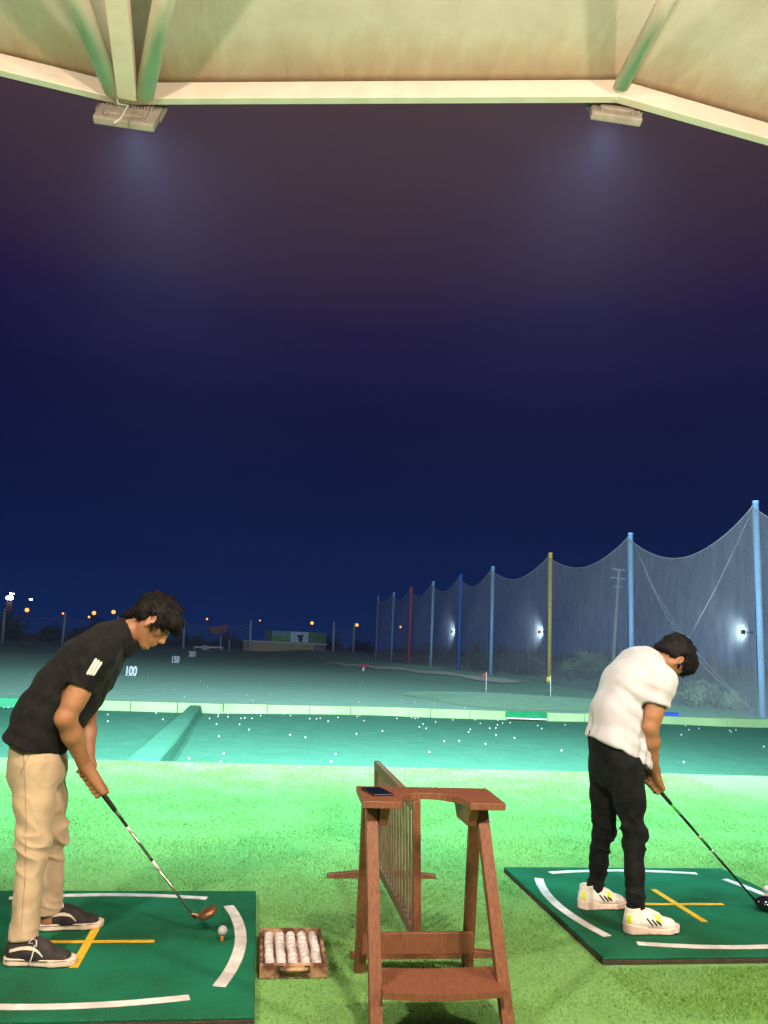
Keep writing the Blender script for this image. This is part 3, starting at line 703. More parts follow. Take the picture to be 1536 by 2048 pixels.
pc = [(0, .12, (.02, .05, .03)), (.12, .42, (.05, .16, .03)), (.42, .71, (.24, .36, .44)), (.71, 1.0, (.03, .10, .04))]
for a, b, c in pc: MB().box((xa+W*a+.01, YB+.46, z0+.02), (xa+W*b-.01, YB+.498, z1-.02)).build('panel', mat('poster', c, tuple(min(1, q*1.8) for q in c), 1.2, .6, emit=c, emit_s=.12), t)  # light put into the prints: each glows faintly in its own colour
MB().box((xa+W*.125, YB+.44, z0+.75), (xa+W*.415, YB+.458, z1-.03)).build('pale_sky', mat('poster_sky', (.30, .50, .62), None), t)
MB().sphere((xa+W*.585, YB+.45, z0+.45), .42, 14, 10, (.75, .02, 1.0)).sphere((xa+W*.56, YB+.45, z0+.85), .34, 12, 8, (.9, .02, .7)).sphere((xa+W*.61, YB+.45, z0+.95), .25, 12, 8, (.8, .02, .9)).build('dark_figure', mat('poster_dark', (.02, .03, .06), None), t)
t2 = MB(); t2.box((xa+W*.3, YB+.44, z0+.3), (xa+W*.4, YB+.457, z0+.7)); t2.build('bright_patch', mat('poster_lime', (.35, .5, .08), None), t)
# white barrier and rolled sail near the 250 number
a = atY(388, 1294, 114); b = atY(446, 1295, 114)
t = thing('white_barrier', (a[0], 114, float(terrain(a[0], 114))), 'low white barrier rail beside the farthest distance number', 'barrier')
mb = MB(); mb.bar(V(a[0], 114, a[2]), V(b[0], 114, b[2]), .22, .10, (0, 0, 1)); mb.build('rail', M['sign_white'], t)
for s in (0.02, .5, .97): MB().box((a[0]+(b[0]-a[0])*s-.06, 113.95, float(terrain(a[0], 114))-.1), (a[0]+(b[0]-a[0])*s+.06, 114.05, a[2])).build('leg', M['sign_white'], t)
vs = []; n = 12
for i in range(n+1):
    s = i/n
    for j, (ya, yb) in enumerate(((1253, 1248), (1266, 1262))):
        x = 418+(456-418)*s+(3 if j and s < .5 else 0); vs.append(atY(x, ya+(yb-ya)*s+(4*math.sin(math.pi*s) if j else 2*math.sin(math.pi*s)), 124))
t = thing('shade_sail', vs[0], 'sagging reddish cloth awning above the white barrier, far away', 'awning')
o = mesh_obj('cloth', vs, [[2*i, 2*i+1, 2*i+3, 2*i+2] for i in range(n)], M['sail'], t); so = o.modifiers.new('solid', 'SOLIDIFY'); so.thickness = .04
for s in (0, n): MB().tube([vs[2*s], (vs[2*s][0], 124, -.3)], .05, 8).build('mast', M['dark_steel'], t)
# street lamps beyond the range
LAMPS = [(54, 1220, 150, 1.0, 'big orange street lamp at far left, right of the tower'), (126, 1227, 170, .55, 'small orange lamp on the second far post from the left'), (188, 1226, 150, .95, 'brighter of a pair of orange lamps above the back of the golfer in black'),
         (178, 1234, 165, .6, 'dimmer of a pair of orange lamps above the back of the golfer in black'), (227, 1224, 150, .95, 'orange lamp just behind the hair of the golfer in black'), (414, 1238, 170, .55, 'small orange lamp above the reddish awning'),
         (520, 1241, 190, .45, 'faint orange lamp left above the billboard'), (624, 1246, 150, .8, 'orange lamp above the right part of the billboard'), (714, 1250, 150, .8, 'orange lamp above a far pale post right of the billboard'), (801, 1254, 140, .55, 'small orange lamp seen through the net beside the red pole')]
for px, py, Y, s, lab in LAMPS:
    c = atY(px, py, Y); t = thing('street_lamp', (c[0], Y, -.3), lab, 'street lamp', 'orange street lamps beyond the range')
    MB().tube([(c[0]+.5, Y, -1), (c[0]+.5, Y, c[2]+.1), (c[0], Y, c[2]+.2)], .05, 6).build('mast', M['dark_steel'], t)
    MB().sphere(c, .36*s, 12, 8).build('lit_head', M['orange_lamp'], t, smooth=True)
c = atY(20, 1196, 150); t = thing('lamp_tower', (c[0], 150, -.3), 'tower with bright white lamps rising at the far left', 'tower')
mb = MB()
for sx in (-.35, .35): mb.bar((c[0]+sx, 150, -1), (c[0]+sx, 150, c[2]), .10, .10)
for k in range(14): mb.bar((c[0]-.35, 150, k*.6), (c[0]+.35, 150, k*.6+.6), .05, .05, (0, 1, 0))
mb.build('lattice', M['dark_steel'], t)
for dx, dz, rr in ((-.35, 0, .33), (.2, .05, .36), (0, .8, .16), (.5, .75, .12)): MB().sphere(c+V(dx, 0, dz), rr, 10, 8).build('lamp', M['white_lamp'], t, smooth=True)
MB().box((c[0]-.5, 149.9, c[2]-2.3), (c[0]+.5, 150.1, c[2]-.7)).build('sign_board', M['sail'], t)
c = atY(62, 1199, 170); t = thing('street_lamp', (c[0], 170, -.3), 'small white lamp high above the big orange lamp', 'street lamp')
MB().sphere(c, .2, 10, 8, (1.5, 1, .6)).build('lit_head', M['white_lamp'], t, smooth=True); MB().tube([c, (c[0], 170, -1)], .05, 6).build('mast', M['dark_steel'], t)
# dark tree belt that closes the far end
vs = []; fs = []; nb = 0
for k in range(64):
    x = -85+k*2.9+random.uniform(-1, 1); hh = random.uniform(2.2, 4.4)*(1.25 if x < -25 else .8)
    v, f = leaf_cloud('', (x, 160+random.uniform(-4, 14), hh*.5-.6), (2.4, 2, hh*.75), 260, .5, None, 100+k); vs.append(v); fs.append(f+nb); nb += len(v)
o = mesh_obj('distant_trees', np.concatenate(vs), np.concatenate(fs), M['leaf_dark']); tag(o, 'dark belt of trees along the far end of the range', 'trees', kind='stuff')

# ================================================================== MATS
def make_mat(cx, cy, label):
    t = thing('hitting_mat', (cx, cy, 0), label, 'golf mat', 'hitting mats')
    MB().box((cx-.745, cy-.75, .001), (cx+.745, cy+.75, .021)).build('rubber_base', M['rubber'], t, bevel=.003)
    MB().box((cx-.743, cy-.748, .0215), (cx+.743, cy+.748, .034)).build('turf_top', M['mat_turf'], t, bevel=.004)
    z = .0365
    def arc(sx, sy, r0, r1, half):
        pts = []
        for i in range(17):
            s = -1+2*i/16; rad = r1-(r1-r0)*s*s
            pts.append((cx+(s*half if sy else sx*rad), cy+(s*half if sx else sy*rad), z))
        return pts
    for sx, sy, r0, r1, h, w in ((1, 0, .605, .678, .49, .052), (-1, 0, .605, .678, .49, .052), (0, 1, .612, .672, .49, .044), (0, -1, .585, .645, .50, .046)):
        mb = MB().strip(arc(sx, sy, r0, r1, h), w); o = mb.build('white_line', M['white_paint'], t)
        so = o.modifiers.new('solid', 'SOLIDIFY'); so.thickness = .002
    mb = MB().box((cx-.19, cy-.014, z-.002), (cx+.30, cy+.014, z)); mb.build('yellow_line', M['yellow_paint'], t)
    mb = MB().box((cx+.0, cy-.29, z-.0015), (cx+.036, cy+.27, z+.001)); mb.build('yellow_line', M['yellow_paint'], t)
    return t
matL = make_mat(-.668, 3.926, 'green hitting mat under the golfer in the black polo, teed ball at its right')
matR = copy_tree(matL); matR.location = (2.372, 4.44, 0); matR['label'] = 'green hitting mat under the golfer in the white tee shirt'
# ball on tee
def ball_thing(c, label, group=None, m='ball', n=(16, 10)):
    o = MB().sphere((0, 0, 0), .0214, *n).build('golf_ball', M[m], None, smooth=True); o.location = tuple(c)
    return tag(o, label, 'golf ball', group)
tb = V(-.073, 3.917, .0365)
t = thing('golf_tee', tb, 'orange tee holding a ball on the left mat', 'tee')
MB().tube([tb, tb+V(0, 0, .008), tb+V(0, 0, .018), tb+V(0, 0, .024)], [.008, .006, .007, .0115], 12).build('tee_peg', M['tee'], t, smooth=True)
ball_thing(tb+V(0, 0, .044), 'white golf ball on the orange tee at the right side of the left mat', n=(24, 16))
rb = V(2.372+.62, 4.44+.08, .0365)
t = thing('golf_tee', rb, 'tee holding a ball on the right mat behind the black club head', 'tee')
MB().tube([rb, rb+V(0, 0, .012), rb+V(0, 0, .03), rb+V(0, 0, .036)], [.008, .006, .007, .0115], 12).build('tee_peg', M['white_paint'], t, smooth=True)
ball_thing(rb+V(0, 0, .056), 'white golf ball teed behind the black club head on the right mat', n=(24, 16))

# ================================================================== BALL TRAY
x0, x1, y0, y1 = .098, .372, 3.60, 4.01
t = thing('ball_tray', ((x0+x1)/2, (y0+y1)/2, 0), 'worn wooden tray packed with golf balls beside the left mat', 'tray')
hh = .058
MB().box((x0, y0, .004), (x1, y1, .014)).build('floor', M['tray_wood'], t)
for n_, lo, hi in (('front_board', (x0-.004, y0-.014, .002), (x1+.004, y0+.002, hh)), ('back_board', (x0-.004, y1-.002, .002), (x1+.004, y1+.014, hh)), ('side_board', (x0-.004, y0+.0022, .002), (x0+.010, y1-.0022, hh)), ('side_board', (x1-.010, y0+.0022, .002), (x1+.004, y1-.0022, hh))):
    MB().box(lo, hi).build(n_, M['tray_wood'], t, bevel=.003)
colx = np.linspace(x0+.010+.026, x1-.010-.026, 5)
for a, b in zip(colx[:-1], colx[1:]): MB().box(((a+b)/2-.003, y0+.003, .0145), ((a+b)/2+.003, y1-.003, .034)).build('divider_strip', M['tray_wood'], t)
cxm = (x0+x1)/2
MB().tube([(cxm-.055, y0-.013, .040), (cxm-.05, y0-.034, .044), (cxm-.03, y0-.040, .046), (cxm+.03, y0-.040, .046), (cxm+.05, y0-.034, .044), (cxm+.055, y0-.013, .040)], .0075, 10).build('handle', M['tray_wood'], t, smooth=True)
for sx in (-.055, .055): MB().box((cxm+sx-.011, y0-.019, .028), (cxm+sx+.011, y0-.0143, .052)).build('handle_plate', M['dark_steel'], t)
bp = None
rowy = np.arange(y0+.004+.0235, y1-.018, .0492)
for i, x in enumerate(colx):
    for j, y in enumerate(rowy):
        c = (x+random.uniform(-.002, .002), y+random.uniform(-.0006, .0006), .0155+.0214+random.uniform(0, .001))
        if bp is None: bp = ball_thing(c, 'white golf ball packed in rows in the worn wooden tray', 'balls in the wooden tray', 'ball_used', (18, 12)); o = bp
        else: o = bp.copy(); COL.objects.link(o); o.location = c
        o.rotation_euler = (random.uniform(0, 6), random.uniform(0, 6), random.uniform(0, 6))

# ================================================================== BAG STAND
t = thing('golf_bag_stand', (.72, 3.33, 0), 'reddish wooden golf bag stand in the foreground with splayed legs and notched top', 'bag stand')
poly = [(.428, 3.135), (.578, 3.13)]
for i in range(15):
    a = math.pi*(1-i/14); poly.append((.713+.133*math.cos(a), 3.132+.205*math.sin(a)**.8 if 0 < i < 14 else 3.131))
poly += [(.988, 3.135), (1.006, 3.472), (.442, 3.468)]
MB().prism(poly, .764, .790).build('top_board', M['wood'], t, bevel=.003)
LEGS = [((.497, 3.005, 0), (.474, 3.235, .763)), ((.519, 3.655, 0), (.476, 3.345, .763)), ((.985, 3.035, 0), (.915, 3.235, .763)), ((1.003, 3.70, 0), (.925, 3.35, .763))]
for a, b in LEGS: MB().bar(a, b, .046, .040, (1, 0, 0)).build('leg', M['wood_leg'], t, bevel=.003)
for x in (.520, .872):
    MB().add([(x-.018, 3.16, .763), (x+.018, 3.16, .763), (x+.018, 3.45, .763), (x-.018, 3.45, .763), (x-.018, 3.20, .690), (x+.018, 3.20, .690), (x+.018, 3.38, .690), (x-.018, 3.38, .690)],
             [[0, 1, 2, 3], [7, 6, 5, 4], [0, 4, 5, 1], [1, 5, 6, 2], [2, 6, 7, 3], [3, 7, 4, 0]]).build('bracket', M['wood'], t, bevel=.003)
MB().box((.512, 3.560, .100), (.990, 3.582, .184)).build('stretcher', M['wood'], t, bevel=.003)
# lower shelf, dished, between the near legs
vs = []; nx_, ny_ = 14, 6
for j in range(ny_+1):
    for i in range(nx_+1):
        s = i/nx_; q = j/ny_; dish = -.009*math.sin(math.pi*s)
        vs.append((.512+(.962-.512)*s, 2.995+.205*q, .176+.008*q+dish*(1-.3*q)))
W1 = nx_+1
o = mesh_obj('shelf', vs, [[j*W1+i, j*W1+i+1, (j+1)*W1+i+1, (j+1)*W1+i] for j in range(ny_) for i in range(nx_)], M['wood'], t)
so = o.modifiers.new('solid', 'SOLIDIFY'); so.thickness = .022; so.offset = -1
# phone
pc_ = V(.508, 3.315, .7945); ax = unit(V(.97, .22, 0)); ay = unit(V(-.22, .97, 0))
t = thing('mobile_phone', pc_-V(0, 0, .0042), 'dark mobile phone lying on the left end of the bag stand top', 'phone')
MB().obox(pc_, ax*.042, ay*.078, V(0, 0, .004)).build('body', M['black_plastic'], t, bevel=.003)
MB().obox(pc_+V(0, 0, .0044), ax*.039, ay*.075, V(0, 0, .0005)).build('screen', M['black_glass'], t)

# ================================================================== DIVIDER
t = thing('bay_divider', (.765, 4.33, 0), 'slatted brown wooden divider standing between the bays behind the bag stand', 'divider')
XT, XB, YN, YFD = .768, .795, 3.825, 5.04
MB().bar((XT, YN, .652), (XT, YFD, .652), .034, .05, (1, 0, 0)).build('top_rail', M['wood_grey'], t, bevel=.003)
MB().bar((XB, YN, .085), (XB, YFD, .085), .034, .05, (1, 0, 0)).build('bottom_rail', M['wood_grey'], t, bevel=.003)
for y in (YN-.018, YFD+.018): MB().bar((XB, y, .045), (XT, y, .677), .036, .036, (1, 0, 0)).build('end_post', M['wood'], t, bevel=.003)
NS = 14
for k in range(NS):
    y = YN+(YFD-YN)*(k+.6)/(NS+.2); MB().bar((XB, y, .110), (XT, y, .627), .0095, .028, (1, 0, 0)).build('slat', M['wood_grey'], t, bevel=.002)
for y in (YN-.018, YFD+.018):
    xc = XB+.03
    MB().add([(xc-.33, y-.022, 0), (xc+.33, y-.022, 0), (xc+.33, y-.022, .022), (xc+.06, y-.022, .05), (xc-.06, y-.022, .05), (xc-.33, y-.022, .022),
              (xc-.33, y+.022, 0), (xc+.33, y+.022, 0), (xc+.33, y+.022, .022), (xc+.06, y+.022, .05), (xc-.06, y+.022, .05), (xc-.33, y+.022, .022)],
             [[5, 4, 3, 2, 1, 0], [6, 7, 8, 9, 10, 11]]+[[i, (i+1) % 6, 6+(i+1) % 6, 6+i] for i in range(6)]).build('foot', M['wood'], t, bevel=.003)

# ================================================================== SCATTERED BALLS
bs = None
def scatter(pts, label, group):
    global bs
    first = True
    for p in pts:
        if first: o = ball_thing(p, label, group, 'ball', (10, 7)); bs = o; first = False
        else: o = bs.copy(); COL.objects.link(o); o.location = tuple(p)
crop1 = [(431,99),(431,129),(651,121),(625,92),(758,144),(783,151),(701,196),(875,187),(757,271),(895,253),(883,284),(866,139),(874,96),(889,91),(911,94),(912,108),(846,88),(872,106),(958,139),(964,114),(979,112),(1008,113),(1026,90),(1042,103),(996,159),(1134,97),(1162,104),(1161,178),(1222,187),(1239,115),(1266,116),(1281,114),(1313,124),(1352,111),(1426,171),(1342,260),(1325,292),(1431,98),(1456,123),(1429,108),(838,115),(16,71),(30,70),(52,66),(78,70),(240,92),(1530,160)]
crop2 = [(51,115),(111,111),(124,114),(135,112),(156,136),(169,153),(206,128),(275,118),(241,204),(301,203),(181,250),(338,170),(345,159),(406,216),(423,155),(448,184),(454,140),(475,131),(455,118),(522,195),(615,142),(631,156),(710,242),(725,139),(1189,177),(1220,160),(1259,155),(1383,162),(1388,168),(1408,160),(1519,223),(1199,286),(1206,145),(505,129),(365,116)]
pts = [G(x/2, 1380+y/2, PIT_Z+.02) for x, y in crop1]+[G(768+x/2, 1380+y/2, PIT_Z+.02) for x, y in crop2]
for k in range(6):
    pts.append(V(random.uniform(-7.5, 14), 22.4-abs(random.gauss(0, 2.2)), PIT_Z+.02))
ok_pts = []
for p in pts:
    ky = np.interp(p[0], [q[0] for q in line], [q[1] for q in line])
    if p[1] > ky-.12: p[1] = ky-.15-random.random()*.3
    if -1.9 < p[0] < -1.1 and 10 < p[1] < 22.3: continue
    p[2] = PIT_Z+.025*math.sin(p[0]*.7)*math.sin(p[1]*.6)+.02; ok_pts.append(p)
scatter(ok_pts, 'white golf ball lying on the teal carpet between the platform and the kerb', 'balls lying on the teal carpet')
pts = []
while len(pts) < 60:
    x, y = random.uniform(-12, 14), 23.6+abs(random.gauss(0, 5.5))
    if x > net_x(y)-.6: continue
    rr = math.hypot((x-gc[0])/3.9, (y-gc[1])/4.6); dz = .012+.17*(1-rr*rr) if rr < 1 else 0
    pts.append((x, y, float(terrain(x, y))+dz+.02))
scatter(pts, 'white golf ball lying on the dim grass beyond the kerb', 'balls lying on the range grass')
# ================================================================== PEOPLE (bodies and clothes grown from distance fields)
class Field:
    def __init__(s, lo, hi, h):
        s.lo = V(*lo); s.h = h; s.n = np.ceil((V(*hi)-s.lo)/h).astype(int)+1
        s.A = np.full(s.n, .3, np.float32)
        s.ax = [(s.lo[i]+h*np.arange(s.n[i])).astype(np.float32) for i in range(3)]
    def sub(s, lo, hi):
        i0 = np.maximum(0, np.floor((np.asarray(lo)-s.lo)/s.h).astype(int)); i1 = np.minimum(s.n, np.ceil((np.asarray(hi)-s.lo)/s.h).astype(int)+1)
        i1 = np.maximum(i1, i0)
        sl = tuple(slice(a, b) for a, b in zip(i0, i1))
        return sl, s.ax[0][sl[0]][:, None, None], s.ax[1][sl[1]][None, :, None], s.ax[2][sl[2]][None, None, :]
    def mix(s, sl, d, k, op='u'):
        a = s.A[sl]
        if op == 'u':
            if k > 0:
                hh = np.maximum(k-np.abs(a-d), 0)/k; s.A[sl] = np.minimum(a, d)-hh*hh*k*.25
            else: s.A[sl] = np.minimum(a, d)
        else:
            d = -d
            if k > 0:
                hh = np.maximum(k-np.abs(a-d), 0)/k; s.A[sl] = np.maximum(a, d)+hh*hh*k*.25
            else: s.A[sl] = np.maximum(a, d)
    def cone(s, a, b, ra, rb, k=.02, op='u', cap=False, capa=False):
        a, b = V(*a), V(*b); m = max(ra, rb)+k+3*s.h
        sl, x, y, z = s.sub(np.minimum(a, b)-m, np.maximum(a, b)+m)
        ba = b-a; L2 = float(ba@ba)+1e-12
        t = ((x-a[0])*ba[0]+(y-a[1])*ba[1]+(z-a[2])*ba[2])/L2
        tc = np.clip(t, 0, 1)
        d = np.sqrt((x-a[0]-tc*ba[0])**2+(y-a[1]-tc*ba[1])**2+(z-a[2]-tc*ba[2])**2)-(ra+(rb-ra)*tc)
        L = math.sqrt(L2)
        if cap: d = np.maximum(d, (t-1)*L)
        if capa: d = np.maximum(d, -t*L)
        s.mix(sl, d, k, op); return s
    def econe(s, a, b, ra, rb, wa, wb, side, k=.03, op='u', cap=False, capa=False):
        a, b = V(*a), V(*b); m = max(ra, rb, wa, wb)+k+3*s.h; sd = unit(side)
        sl, x, y, z = s.sub(np.minimum(a, b)-m, np.maximum(a, b)+m)
        ba = b-a; L2 = float(ba@ba)+1e-12; L = math.sqrt(L2)
        sd = unit(sd-ba*(sd@ba)/L2)
        t = ((x-a[0])*ba[0]+(y-a[1])*ba[1]+(z-a[2])*ba[2])/L2; tc = np.clip(t, 0, 1)
        qx, qy, qz = x-a[0]-tc*ba[0], y-a[1]-tc*ba[1], z-a[2]-tc*ba[2]
        q2 = qx*qx+qy*qy+qz*qz; qs = qx*sd[0]+qy*sd[1]+qz*sd[2]; qo2 = np.maximum(q2-qs*qs, 0)
        r = ra+(rb-ra)*tc; w = wa+(wb-wa)*tc
        k0 = np.sqrt(qo2/r**2+qs*qs/w**2); k1 = np.sqrt(qo2/r**4+qs*qs/w**4)+1e-6
        d = k0*(k0-1)/k1
        d = np.where(k0 < .15, -np.minimum(r, w)*.85+0*d, d)
        if cap: d = np.maximum(d, (t-1)*L)
        if capa: d = np.maximum(d, -t*L)
        s.mix(sl, d.astype(np.float32), k, op); return s
    def ell(s, c, rad, fr=None, k=.02, op='u'):
        c = V(*c); fr = np.eye(3) if fr is None else np.array(fr); m = max(rad)+k+3*s.h
        sl, x, y, z = s.sub(c-m, c+m); q = [(x-c[0])*fr[i][0]+(y-c[1])*fr[i][1]+(z-c[2])*fr[i][2] for i in range(3)]
        k0 = np.sqrt(sum((q[i]/rad[i])**2 for i in range(3))); k1 = np.sqrt(sum((q[i]/rad[i]**2)**2 for i in range(3)))+1e-6
        s.mix(sl, np.where(k0 < .1, -min(rad)*.9, k0*(k0-1)/k1).astype(np.float32), k, op); return s
    def plane(s, p, n, lo=None, hi=None):
        """keep the side the normal points away from"""
        p, n = V(*p), unit(n)
        sl, x, y, z = s.sub(s.lo if lo is None else lo, s.lo+s.n*s.h if hi is None else hi)
        s.A[sl] = np.maximum(s.A[sl], ((x-p[0])*n[0]+(y-p[1])*n[1]+(z-p[2])*n[2]).astype(np.float32)); return s
    def mesh(s, relax=2):
        A = s.A; S = A < 0
        n0, n1, n2 = A.shape
        cnt = np.zeros((n0-1, n1-1, n2-1), np.int8)
        for i in (0, 1):
            for j in (0, 1):
                for k in (0, 1): cnt += S[i:n0-1+i, j:n1-1+j, k:n2-1+k]
        msk = (cnt > 0) & (cnt < 8); I, J, K = np.nonzero(msk)
        idx = np.full(cnt.shape, -1, np.int64); idx[msk] = np.arange(len(I))
        acc = np.zeros((len(I), 3)); num = np.zeros(len(I))
        cs = [(i, j, k) for i in (0, 1) for j in (0, 1) for k in (0, 1)]
        for a in cs:
            for ax in range(3):
                if a[ax]: continue
                b = list(a); b[ax] = 1
                va = A[I+a[0], J+a[1], K+a[2]]; vb = A[I+b[0], J+b[1], K+b[2]]
                m = (va < 0) != (vb < 0); t = np.where(m, va/np.where(m, va-vb, 1), 0)
                pt = np.tile(np.array(a, float), (len(I), 1)); pt[:, ax] = t
                acc[m] += pt[m]; num[m] += 1
        v = (np.stack([I, J, K], 1)+acc/num[:, None])*s.h+s.lo
        F = []
        for ax in range(3):
            sa = [slice(None)]*3; sb = [slice(None)]*3; sa[ax] = slice(0, -1); sb[ax] = slice(1, None)
            d = S[tuple(sa)] != S[tuple(sb)]; E = np.stack(np.nonzero(d), 1); o1, o2 = [(1, 2), (2, 0), (0, 1)][ax]
            E = E[(E[:, o1] > 0) & (E[:, o2] > 0) & (E[:, o1] < A.shape[o1]-1) & (E[:, o2] < A.shape[o2]-1)]
            q = []
            for p, r in ((1, 1), (0, 1), (0, 0), (1, 0)):
                c = E.copy(); c[:, o1] -= p; c[:, o2] -= r; q.append(idx[c[:, 0], c[:, 1], c[:, 2]])
            q = np.stack(q, 1); inside = S[E[:, 0], E[:, 1], E[:, 2]]; q[~inside] = q[~inside][:, ::-1]; F.append(q)
        F = np.concatenate(F); F = F[(F >= 0).all(1)]
        for _ in range(relax):
            ac = np.zeros_like(v); nn = np.zeros(len(v))
            for a, b in ((0, 1), (1, 2), (2, 3), (3, 0)):
                np.add.at(ac, F[:, a], v[F[:, b]]); np.add.at(ac, F[:, b], v[F[:, a]]); np.add.at(nn, F[:, a], 1); np.add.at(nn, F[:, b], 1)
            v = v*.5+.5*ac/np.maximum(nn, 1)[:, None]
        return v, F
def vnormals(v, F):
    n = np.cross(v[F[:, 2]]-v[F[:, 0]], v[F[:, 3]]-v[F[:, 1]]); N = np.zeros_like(v)
    for k in range(4): np.add.at(N, F[:, k], n)
    return N/(np.linalg.norm(N, axis=1)[:, None]+1e-12)
def vnoise(P, seed=0):
    i = np.floor(P).astype(np.int64); f = P-i; f = f*f*(3-2*f); out = 0
    def hsh(a, b, c):
        h = (a*73856093 ^ b*19349663 ^ c*83492791 ^ seed*2654435761) & 0x7fffffff
        h = (h ^ (h >> 13))*1274126177 & 0x7fffffff; return ((h ^ (h >> 16)) % 65536)/32768.0-1
    for a in (0, 1):
        for b in (0, 1):
            for c in (0, 1):
                w = (f[:, 0] if a else 1-f[:, 0])*(f[:, 1] if b else 1-f[:, 1])*(f[:, 2] if c else 1-f[:, 2])
                out = out+w*hsh(i[:, 0]+a, i[:, 1]+b, i[:, 2]+c)
    return out
def folds(v, F, jobs):
    N = vnormals(v, F); d = np.zeros(len(v))
    for amp, fr, seed, mask in jobs:
        q = v@np.array(fr).T; w = q+.35*np.stack([vnoise(q*.7+9, seed+5)]*3, 1)
        nz = vnoise(w, seed); d += (amp*(2*(1-np.abs(nz))**2.4-.9) if amp > 0 else -amp*nz)*(1 if mask is None else mask(v))
    return v+N*d[:, None]
def sdf_obj(name, fld, m, parent, relax=2, jobs=None, post=None):
    v, F = fld.mesh(relax)
    if jobs: v = folds(v, F, jobs)
    if post: v = post(v, F)
    return mesh_obj(name, v, F, m, parent, smooth=True), v, F
def near(p, rad, soft=.5):
    p = V(*p); return lambda v: 1-ss(rad*soft, rad, np.linalg.norm(v-p, axis=1))
def projected(pts, bvh, dirn, off):
    out = []
    for p in pts:
        h = bvh.ray_cast(Vector(tuple(V(*p)-V(*dirn)*.4)), Vector(tuple(dirn)))
        out.append(np.array(h[0])-V(*dirn)*off if h[0] is not None else None)
    return out
def decal(poly_rows, bvh, dirn, off, name, m, parent):
    """poly_rows: list of rows of points; each is dropped on to the surface along dirn"""
    vs = []; fs = []; W = len(poly_rows[0])
    for r_ in poly_rows: vs += projected(r_, bvh, dirn, off)
    ok = [p is not None for p in vs]
    vs = [p if p is not None else V(0, 0, 0) for p in vs]
    for j in range(len(poly_rows)-1):
        for i in range(W-1):
            f = [j*W+i, j*W+i+1, (j+1)*W+i+1, (j+1)*W+i]
            if all(ok[q] for q in f): fs.append(f)
    o = mesh_obj(name, vs, fs, m, parent); so = o.modifiers.new('solid', 'SOLIDIFY'); so.thickness = .002; so.offset = 0
    return o
def lerp(a, b, t): return V(*a)*(1-t)+V(*b)*t

def grip_hand(S, W, P0, g, e1, e2, rg=.0125, sc=1.0):
    """palm, four fingers closing round the shaft axis (P0 + g*s), thumb lying along it"""
    g, e1 = unit(g), unit(V(*e1)-unit(g)*(V(*e1)@unit(g))); e2 = V(*e2); e2 = unit(e2-g*(e2@g)-e1*(e2@e1))
    W = V(*W); lens = (1.0, 1.06, 1.0, .85)
    for i in range(4):
        c = V(*P0)+g*(.0205*(3-i))*sc; kn = c+e1*.030*sc-e2*.010
        S.cone(W+g*(.008*(1.5-i)), kn, .017*sc, .0125*sc, .016)
        prev = kn; pr = .0108*sc
        for th, rr, fr in ((55, .0265, .0102), (115, .0245, .0096), (175, .0235, .0088), (225, .0225, .0076)):
            th = R(th*lens[i]); q = c+(e1*math.cos(th)+e2*math.sin(th))*rr
            S.cone(prev, q, pr, fr*sc, .004); prev, pr = q, fr*sc
    a = W+g*.02-e2*.012; b = V(*P0)+g*.030-e2*.022+e1*.018; c = V(*P0)+g*.062-e2*.022+e1*.004; d = V(*P0)+g*.084-e2*.019
    S.cone(a, b, .0165*sc, .0135*sc, .014); S.cone(b, c, .0125*sc, .0105*sc, .005); S.cone(c, d, .0105*sc, .0085*sc, .004)

def head_field(S, o, n, up, sc=1.0, ear_out=1.0):
    """o skull centre, n face direction, up crown direction"""
    n = unit(n); up = unit(V(*up)-n*(V(*up)@n)); sd = np.cross(n, up); fr = [n, sd, up]
    L = lambda f, s, u: V(*o)+(n*f+sd*s+up*u)*sc
    E = lambda c, r, k=.012, op='u', fr_=fr: S.ell(L(*c), [q*sc for q in r], fr_, k, op)
    C = lambda a, b, ra, rb, k=.012, op='u': S.cone(L(*a), L(*b), ra*sc, rb*sc, k, op)
    E((-.012, 0, .028), (.098, .076, .088), .02); E((.030, 0, -.035), (.060, .060, .078), .03)
    for s in (-1, 1):
        C((-.01, s*.058, -.055), (.060, s*.022, -.112), .020, .018, .03)
        C((.052, s*.044, -.028), (.030, s*.060, -.018), .018, .018, .02)
        C((.086, s*.014, .012), (.070, s*.050, .012), .010, .010, .012)
        E((.092, s*.031, -.010), (.014, .017, .010), .010, 's')
        E((.074, s*.031, -.010), (.0135, .0150, .0115), .004)
        # ear
        ef = [unit(n*.95+sd*s*.3), unit(sd*s*.95-n*.3), up]
        E((-.006, s*.080*ear_out, -.012), (.020, .009, .033), .006, 'u', ef)
        E((-.002, s*.089*ear_out, -.008), (.011, .006, .019), .004, 's', ef)
        C((-.008, s*.078, -.040), (.0, s*.080, -.046), .009, .007, .008)
    E((.073, 0, -.112), (.022, .024, .018), .02); E((.070, 0, -.066), (.027, .036, .032), .02); C((.078, 0, -.048), (.098, 0, -.050), .016, .009, .012)
    C((.090, 0, .004), (.110, 0, -.036), .0085, .0100, .012); E((.107, 0, -.041), (.0125, .0125, .0105), .010)
    for s in (-1, 1): E((.097, s*.011, -.045), (.013, .0085, .008), .010)
    E((.094, 0, -.0715), (.010, .024, .0065), .008); E((.091, 0, -.085), (.011, .021, .0070), .008)
    C((.102, .020, -.0785), (.102, -.020, -.0785), .0022, .0022, .003, 's')
    return L, fr

